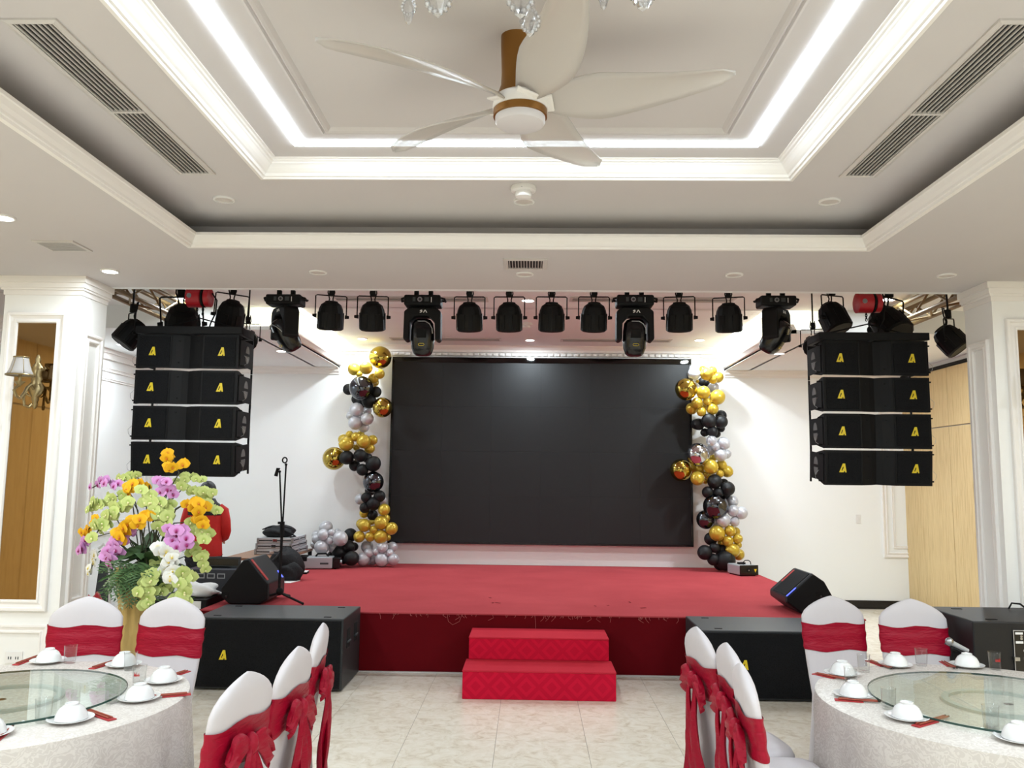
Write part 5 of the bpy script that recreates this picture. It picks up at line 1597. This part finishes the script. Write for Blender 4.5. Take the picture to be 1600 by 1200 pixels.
M['printred'] = simple('red_print', srgb(190, 40, 40), .5)


def round_table(cx_, cy_, R, susan, lab, side):
    t = thing('banquet_table', 'round banquet table under the white damask cloth %s' % lab, 'table', (cx_, cy_, 0), 0, 'round banquet tables')
    ob('table_top', MB().lathe([(.001, .73), (R - .012, .73), (R - .012, .75), (.001, .75)], 48), M['wooddark'], t)
    for a in (.4, 1.97, 3.54, 5.11):
        ob('leg', MB().cyl((.5 * math.cos(a), .5 * math.sin(a), 0), (.42 * math.cos(a), .42 * math.sin(a), .73), .018, n=8), M['metal'], t)
    # cloth
    rings = []; n = 144
    def ring(f):
        return [f(2 * PI * k / n) for k in range(n)]
    rings.append(ring(lambda a: (.02 * math.cos(a), .02 * math.sin(a), .757)))
    rings.append(ring(lambda a: ((R - .02) * math.cos(a), (R - .02) * math.sin(a), .757)))
    rings.append(ring(lambda a: ((R - .004) * math.cos(a), (R - .004) * math.sin(a), .753)))
    for i in range(1, 11):
        f = i / 10
        def g(a, f=f):
            fold = f * (.035 * math.sin(13 * a + 1.3 * math.sin(3 * a + side)) + .018 * math.sin(29 * a + 2 * side))
            r = R + .004 + .02 * f + fold * .9
            return (r * math.cos(a), r * math.sin(a), .753 - .745 * f)
        rings.append(ring(g))
    c = ob('tablecloth', MB().loft(rings, False), M['damask'], smooth=1.0, loc=(cx_, cy_, 0))
    tag(c, 'white damask tablecloth hanging to the floor, on the %s table' % side_name(side), 'tablecloth', 'damask tablecloths')
    sx, sy, sr = susan
    z = .7575
    s = thing('lazy_susan', 'round greenish glass turntable on the %s table' % side_name(side), 'turntable', (sx, sy, z), 0, 'glass turntables')
    ob('bearing_ring', MB().lathe([(.205, 0), (.205, .012), (.235, .012), (.235, 0), (.205, 0)], 48, cap=False), M['metalring'], s, smooth=True)
    ob('glass_disc', MB().lathe([(.001, .0125), (sr - .003, .0125), (sr, .0155), (sr, .0205), (sr - .003, .0235), (.001, .0235)], 96), M['gglass'], s, smooth=.5)
    ob('polished_rim', MB().lathe([(sr + .0002, .0135), (sr + .0022, .0145), (sr + .0022, .0215), (sr + .0002, .0225)], 96, cap=False), M['glassedge'], s)
    return t


M['metalring'] = simple('turntable_bearing', srgb(176, 186, 182), .35, .4)
M['glassedge'] = simple('dark_green_glass_edge', srgb(34, 66, 58), .2, spec=.6)
side_name = lambda s: 'left' if s == 0 else 'right'
TZ = .7575
LTab, RTab = (-2.275, 3.65, .765), (2.14, 3.862, .815)
round_table(*LTab, (-2.258, 3.636, .485), 'in the left foreground', 0)
round_table(*RTab, (2.095, 3.845, .54), 'in the right foreground', 1)


def china_set():
    p = MB().lathe([(.001, 0), (.04, 0), (.043, .004), (.07, .008), (.085, .014), (.0865, .016), (.084, .0165), (.068, .011), (.045, .0075), (.001, .0065)], 36).mesh('side_plate')
    b = MB()
    b.lathe([(.058, 0), (.0605, .001), (.060, .006), (.056, .022), (.046, .04), (.033, .05), (.026, .053), (.026, .060), (.024, .061), (.021, .0605), (.020, .055), (.001, .0545)], 36)
    b = b.mesh('rice_bowl')
    for m in (p, b): m.materials.append(M['china']); setsmooth(m, .9)
    g = MB().lathe([(.001, 0), (.026, 0), (.0275, .002), (.0315, .088), (.0325, .0895), (.0312, .0885), (.0265, .012), (.001, .010)], 32).mesh('drinking_glass')
    g.materials.append(M['glass']); setsmooth(g, .9)
    return p, b, g


plate_m, bowl_m, glass_m = china_set()


M['printred'] = simple('red_print', srgb(190, 40, 40), .5)


def setting(pl, gl, ch, lab, cg, tab):
    """place setting from photo pixels on the table plane."""
    a = at(*pl, Z=TZ)
    o = ob('side_plate', plate_m, None, loc=(a.x, a.y, TZ)); tag(o, 'white side plate %s' % lab, 'plate', 'side plates')
    o = ob('rice_bowl', bowl_m, None, loc=(a.x + .002, a.y, TZ + .0105)); tag(o, 'upturned white rice bowl %s' % lab, 'bowl', 'upturned rice bowls')
    if gl:
        a = at(*gl, Z=TZ)
        g = ob('drinking_glass', glass_m, None, loc=(a.x, a.y, TZ), rot=(0, 0, random.uniform(0, 6))); tag(g, 'clear drinking glass %s' % lab, 'glass', 'drinking glasses')
        if gl in ((217, 1070), (1555, 1046)):
            g.rotation_euler = (0, 0, 0); rp = MB()
            for k in range(5):
                a0 = -1.95 + k * .16; rp.tube([(.0318 * math.cos(q), .0318 * math.sin(q), zq) for q, zq in ((a0, .045), (a0 + .06, .062 - .006 * (k % 2)), (a0 + .12, .045), (a0 + .17, .05))], .0016, 4)
            ob('red_print', rp, M['printred'], g)['kind'] = 'stuff'
    if ch:
        p, q = at(ch[0], ch[1], Z=TZ), at(ch[2], ch[3], Z=TZ)
        an = math.atan2(q.y - p.y, q.x - p.x); L = max(.19, min(.24, (q - p).length)); m = (p + q) / 2
        t = thing('chopsticks', 'chopsticks in red sleeve %s' % lab, 'chopsticks', (m.x, m.y, TZ + .0005), an, 'chopstick pairs')
        ob('paper_sleeve', MB().b2(-L / 2, L * .12, -.017, .017, 0, .004), M['napkin'], t)
        for s in (-1, 1):
            c = ob('chopstick', MB().loft([[(x, s * .007 + r * math.cos(w), .009 + r * math.sin(w)) for w in [2 * PI * k / 8 for k in range(8)]] for x, r in ((-L * .42, .003), (L / 2 - .012, .0042))]), M['chop'], t)
            ob('tip', MB().cyl((L / 2 - .012, s * .007, .009), (L / 2, s * .007, .009), .0043, n=8), M['chopend'], c)


random.seed(5)
setting((110, 1127), (67, 1128), (176, 1126, 135, 1112), 'nearest the camera on the left table', 'l', 0)
setting((217, 1094), (175, 1098), (279, 1087, 245, 1090), 'on the left table, second from the camera', 'l', 0)
setting((255, 1066), (217, 1070), (286, 1052, 262, 1060), 'at the right rim of the left table', 'l', 0)
setting((193, 1041), (203, 1047), (152, 1043, 175, 1036), 'before the right back chair of the left table', 'l', 0)
setting((75, 1035), (109, 1036), (32, 1037, 52, 1030), 'before the left back chair of the left table', 'l', 0)
setting((-20, 1150), None, (-8, 1158, 13, 1141), 'at the left picture edge on the left table', 'l', 0)
setting((1417, 1124), (1389, 1108), (1430, 1136, 1480, 1122), 'at the front of the right table', 'r', 1)
setting((1333, 1089), (1330, 1072), (1305, 1094, 1375, 1099), 'at the left rim of the right table', 'r', 1)
setting((1316, 1055), (1350, 1050), (1279, 1055, 1318, 1063), 'before the left back chair of the right table', 'r', 1)
setting((1399, 1041), (1440, 1040), (1356, 1033, 1395, 1047), 'before the right back chair of the right table', 'r', 1)
setting((1511, 1042), (1555, 1046), (1473, 1035, 1492, 1046), 'at the back of the right table near the microphone', 'r', 1)
setting((1592, 1158), (1549, 1138), None, 'at the right picture edge on the right table', 'r', 1)
p = at(1612, 1060, Z=TZ)

# ================================================================ CHAIRS
ct = NT('white_stretch_cover').set(srgb(202, 197, 200), .6, 0, .3)
vv = ct.coord((1, 1, .5)); ct.bump(ct.noise(vv, 7, 3), .25, .02); M['cover'] = ct.m
st = NT('crimson_satin_sash').set(srgb(150, 5, 38), .45, 0, .22)
vv = st.coord((2, 2, 8)); st.bump(st.noise(vv, 6, 3, dist=.6), .55, .012)
M['sash'] = st.m
LEAN = .14


def cy(z): return .205 + max(0, z - .45) * LEAN + max(0, .45 - z) * .09     # back plane position (towards -facing => +y local back)


def hwid(z):
    if z < .45: return .185 + (.45 - z) * .06
    if z < .90: return .19 + .028 * math.sin((z - .45) / .45 * PI * .55)
    f = (z - .90) / .125
    return .2177 * (max(0, 1 - f ** 1.75)) ** .8


def band_ring(z, grow, n=40, th=.028):
    out = []
    w = hwid(z) + grow; y0 = cy(z); d = th + grow
    for k in range(n):
        a = 2 * PI * k / n
        out.append((w * math.copysign(abs(math.cos(a)) ** .55, math.cos(a)), y0 + d * math.copysign(abs(math.sin(a)) ** .8, math.sin(a)), z))
    return out


def make_chair():
    t = thing('banquet_chair', 'x', 'chair')
    zs = [.012, .15, .3, .45, .55, .65, .75, .83, .88, .91, .94, .965, .985, 1.0, 1.012, 1.02, 1.0245]
    rings = [band_ring(z, 0, th=.028 if z < .95 else .028 * (1 - ((z - .95) / .08) ** 2)) for z in zs]
    ob('backrest_cover', MB().loft(rings), M['cover'], t, smooth=1.2)
    # seat cushion + stretch skirt down to four feet
    def sq(w, d, z, y0=0, e=.45):
        return [(w * math.copysign(abs(math.cos(a)) ** e, math.cos(a)), y0 + d * math.copysign(abs(math.sin(a)) ** e, math.sin(a)), z) for a in [2 * PI * k / 40 for k in range(40)]]
    ob('seat_cover', MB().loft([sq(.2, .18, .40, .045), sq(.215, .187, .43, .045), sq(.215, .187, .46, .045), sq(.2, .175, .485, .045), sq(.15, .14, .497, .045), sq(.05, .05, .5, .045)]), M['cover'], t, smooth=1.2)
    n = 40; rr = []
    for i in range(7):
        f = i / 6
        ring = []
        for k in range(n):
            a = 2 * PI * k / n
            c = abs(math.cos(2 * a)); inn = f * .10 * c
            w = .205 - inn * .7 + f * .012; d = .182 - inn * .6 + f * .01
            z = .41 - .40 * f + .20 * f * c ** 1.5
            ring.append((w * math.copysign(abs(math.cos(a)) ** .45, math.cos(a)), d * math.copysign(abs(math.sin(a)) ** .45, math.sin(a)) + .045, z))
        rr.append(ring)
    sk = ob('skirt_cover', MB().loft(rr, False), M['cover'], t, smooth=1.2)
    sd = sk.modifiers.new('solid', 'SOLIDIFY'); sd.thickness = .004
    for sx in (-1, 1):
        for sy in (-1, 1):
            ob('leg', MB().cyl((sx * .17, .045 + sy * .15, .0), (sx * .165, .045 + sy * .14, .42), .013, n=8), M['metal'], t)
    rg = []
    random.seed(9)
    for i in range(9):
        z = .705 + .16 * i / 8
        ring = band_ring(z, .004 + .003 * math.sin(i * 1.7))
        ring = [(x, y, zz + .008 * math.sin(x * 22 + i * .9)) for x, y, zz in ring]
        rg.append(ring)
    ob('sash_band', MB().loft(rg, False), M['sash'], t, smooth=1.2)
    # bow on the back (local +y side)
    yb = cy(.78) + .045
    ob('bow_knot', MB().ball((0, yb + .015, .775), .034, 16, 10, (.9, .8, 1.25)), M['sash'], t, smooth=True)

    def loop(s):
        # pleated fan of satin spreading from the knot and drooping a little
        mb = MB(); rr = []
        for i in range(13):
            f = i / 12
            x = s * (.008 + .135 * f ** .9)
            zc = .775 - (.075 if s < 0 else .035) * f + .025 * math.sin(f * PI)
            hh = (.014 + .062 * f ** .75) * (1 if f < .82 else math.sqrt(max(.04, 1 - ((f - .82) / .2) ** 2)))
            dep = .007 + .010 * math.sin(f * PI)
            ring = []
            for k in range(20):
                a = 2 * PI * k / 20
                u = math.sin(a)
                ring.append((x + s * .018 * (1 - u * u) * f, yb + .016 + dep * math.cos(a) + .010 * f * math.sin(u * 9 + s), zc + hh * u))
            rr.append(ring)
        mb.loft(rr)
        return mb
    for s in (-1, 1):
        ob('bow_loop', loop(s), M['sash'], t, smooth=1.2)

    def tail(s):
        mb = MB(); rr = []
        for i in range(15):
            f = i / 14
            z = .765 - (.56 if s > 0 else .48) * f
            x = s * (.012 + .045 * f + .012 * math.sin(f * 7))
            y = yb + .018 + .012 * math.sin(f * 6 + s)
            wd = .022 + .06 * min(1, f * 2.0)
            row = []
            for k in range(9):
                u = k / 8 * 2 - 1
                row.append((x + u * wd, y + .014 * math.sin(u * 5 + f * 4) * (.4 + f), z + (-.05 * u * s if i == 14 else 0)))
            rr.append(row)
        mb.loft(rr, False, False)
        return mb
    for s in (-1, 1):
        tl = ob('bow_tail', tail(s), M['sash'], t, smooth=1.2)
        sd = tl.modifiers.new('solid', 'SOLIDIFY'); sd.thickness = .003
    return t


# x, y of the seat centre, direction the sitter faces (degrees, 0 = +X), label
CH_LIST = [
 (-2.51, 4.56, -82, 'white chair with crimson sash at the back of the left table, nearer the pillar'),
 (-2.095, 4.585, -98, 'white chair with crimson sash at the back of the left table, before the subwoofer'),
 (-1.295, 3.13, 168, 'white chair with crimson bow nearest the camera at the left table'),
 (-1.245, 3.55, 176, 'white chair with crimson bow, middle of three along the left table'),
 (-1.28, 4.06, 186, 'white chair with crimson bow farthest of three along the left table'),
 (1.10, 4.185, 8, 'white chair with crimson bow farthest of three along the right table'),
 (1.155, 3.765, 2, 'white chair with crimson bow, middle of three along the right table'),
 (1.115, 3.33, -4, 'white chair with crimson bow nearest the camera at the right table'),
 (1.925, 5.04, -82, 'white chair with crimson sash at the back of the right table, before the subwoofer'),
 (2.335, 4.96, -92, 'white chair with crimson sash at the back of the right table, beside the backwards subwoofer')]
ch0 = make_chair()
for i, (x, y, a, lb) in enumerate(CH_LIST):
    o = ch0 if i == 0 else dup(ch0)
    o.location = (x, y, 0); o.rotation_euler = (0, 0, math.radians(a) + PI / 2)
    o['label'] = lb; o['group'] = 'banquet chairs'
    o.scale = (.93, 1, 1)
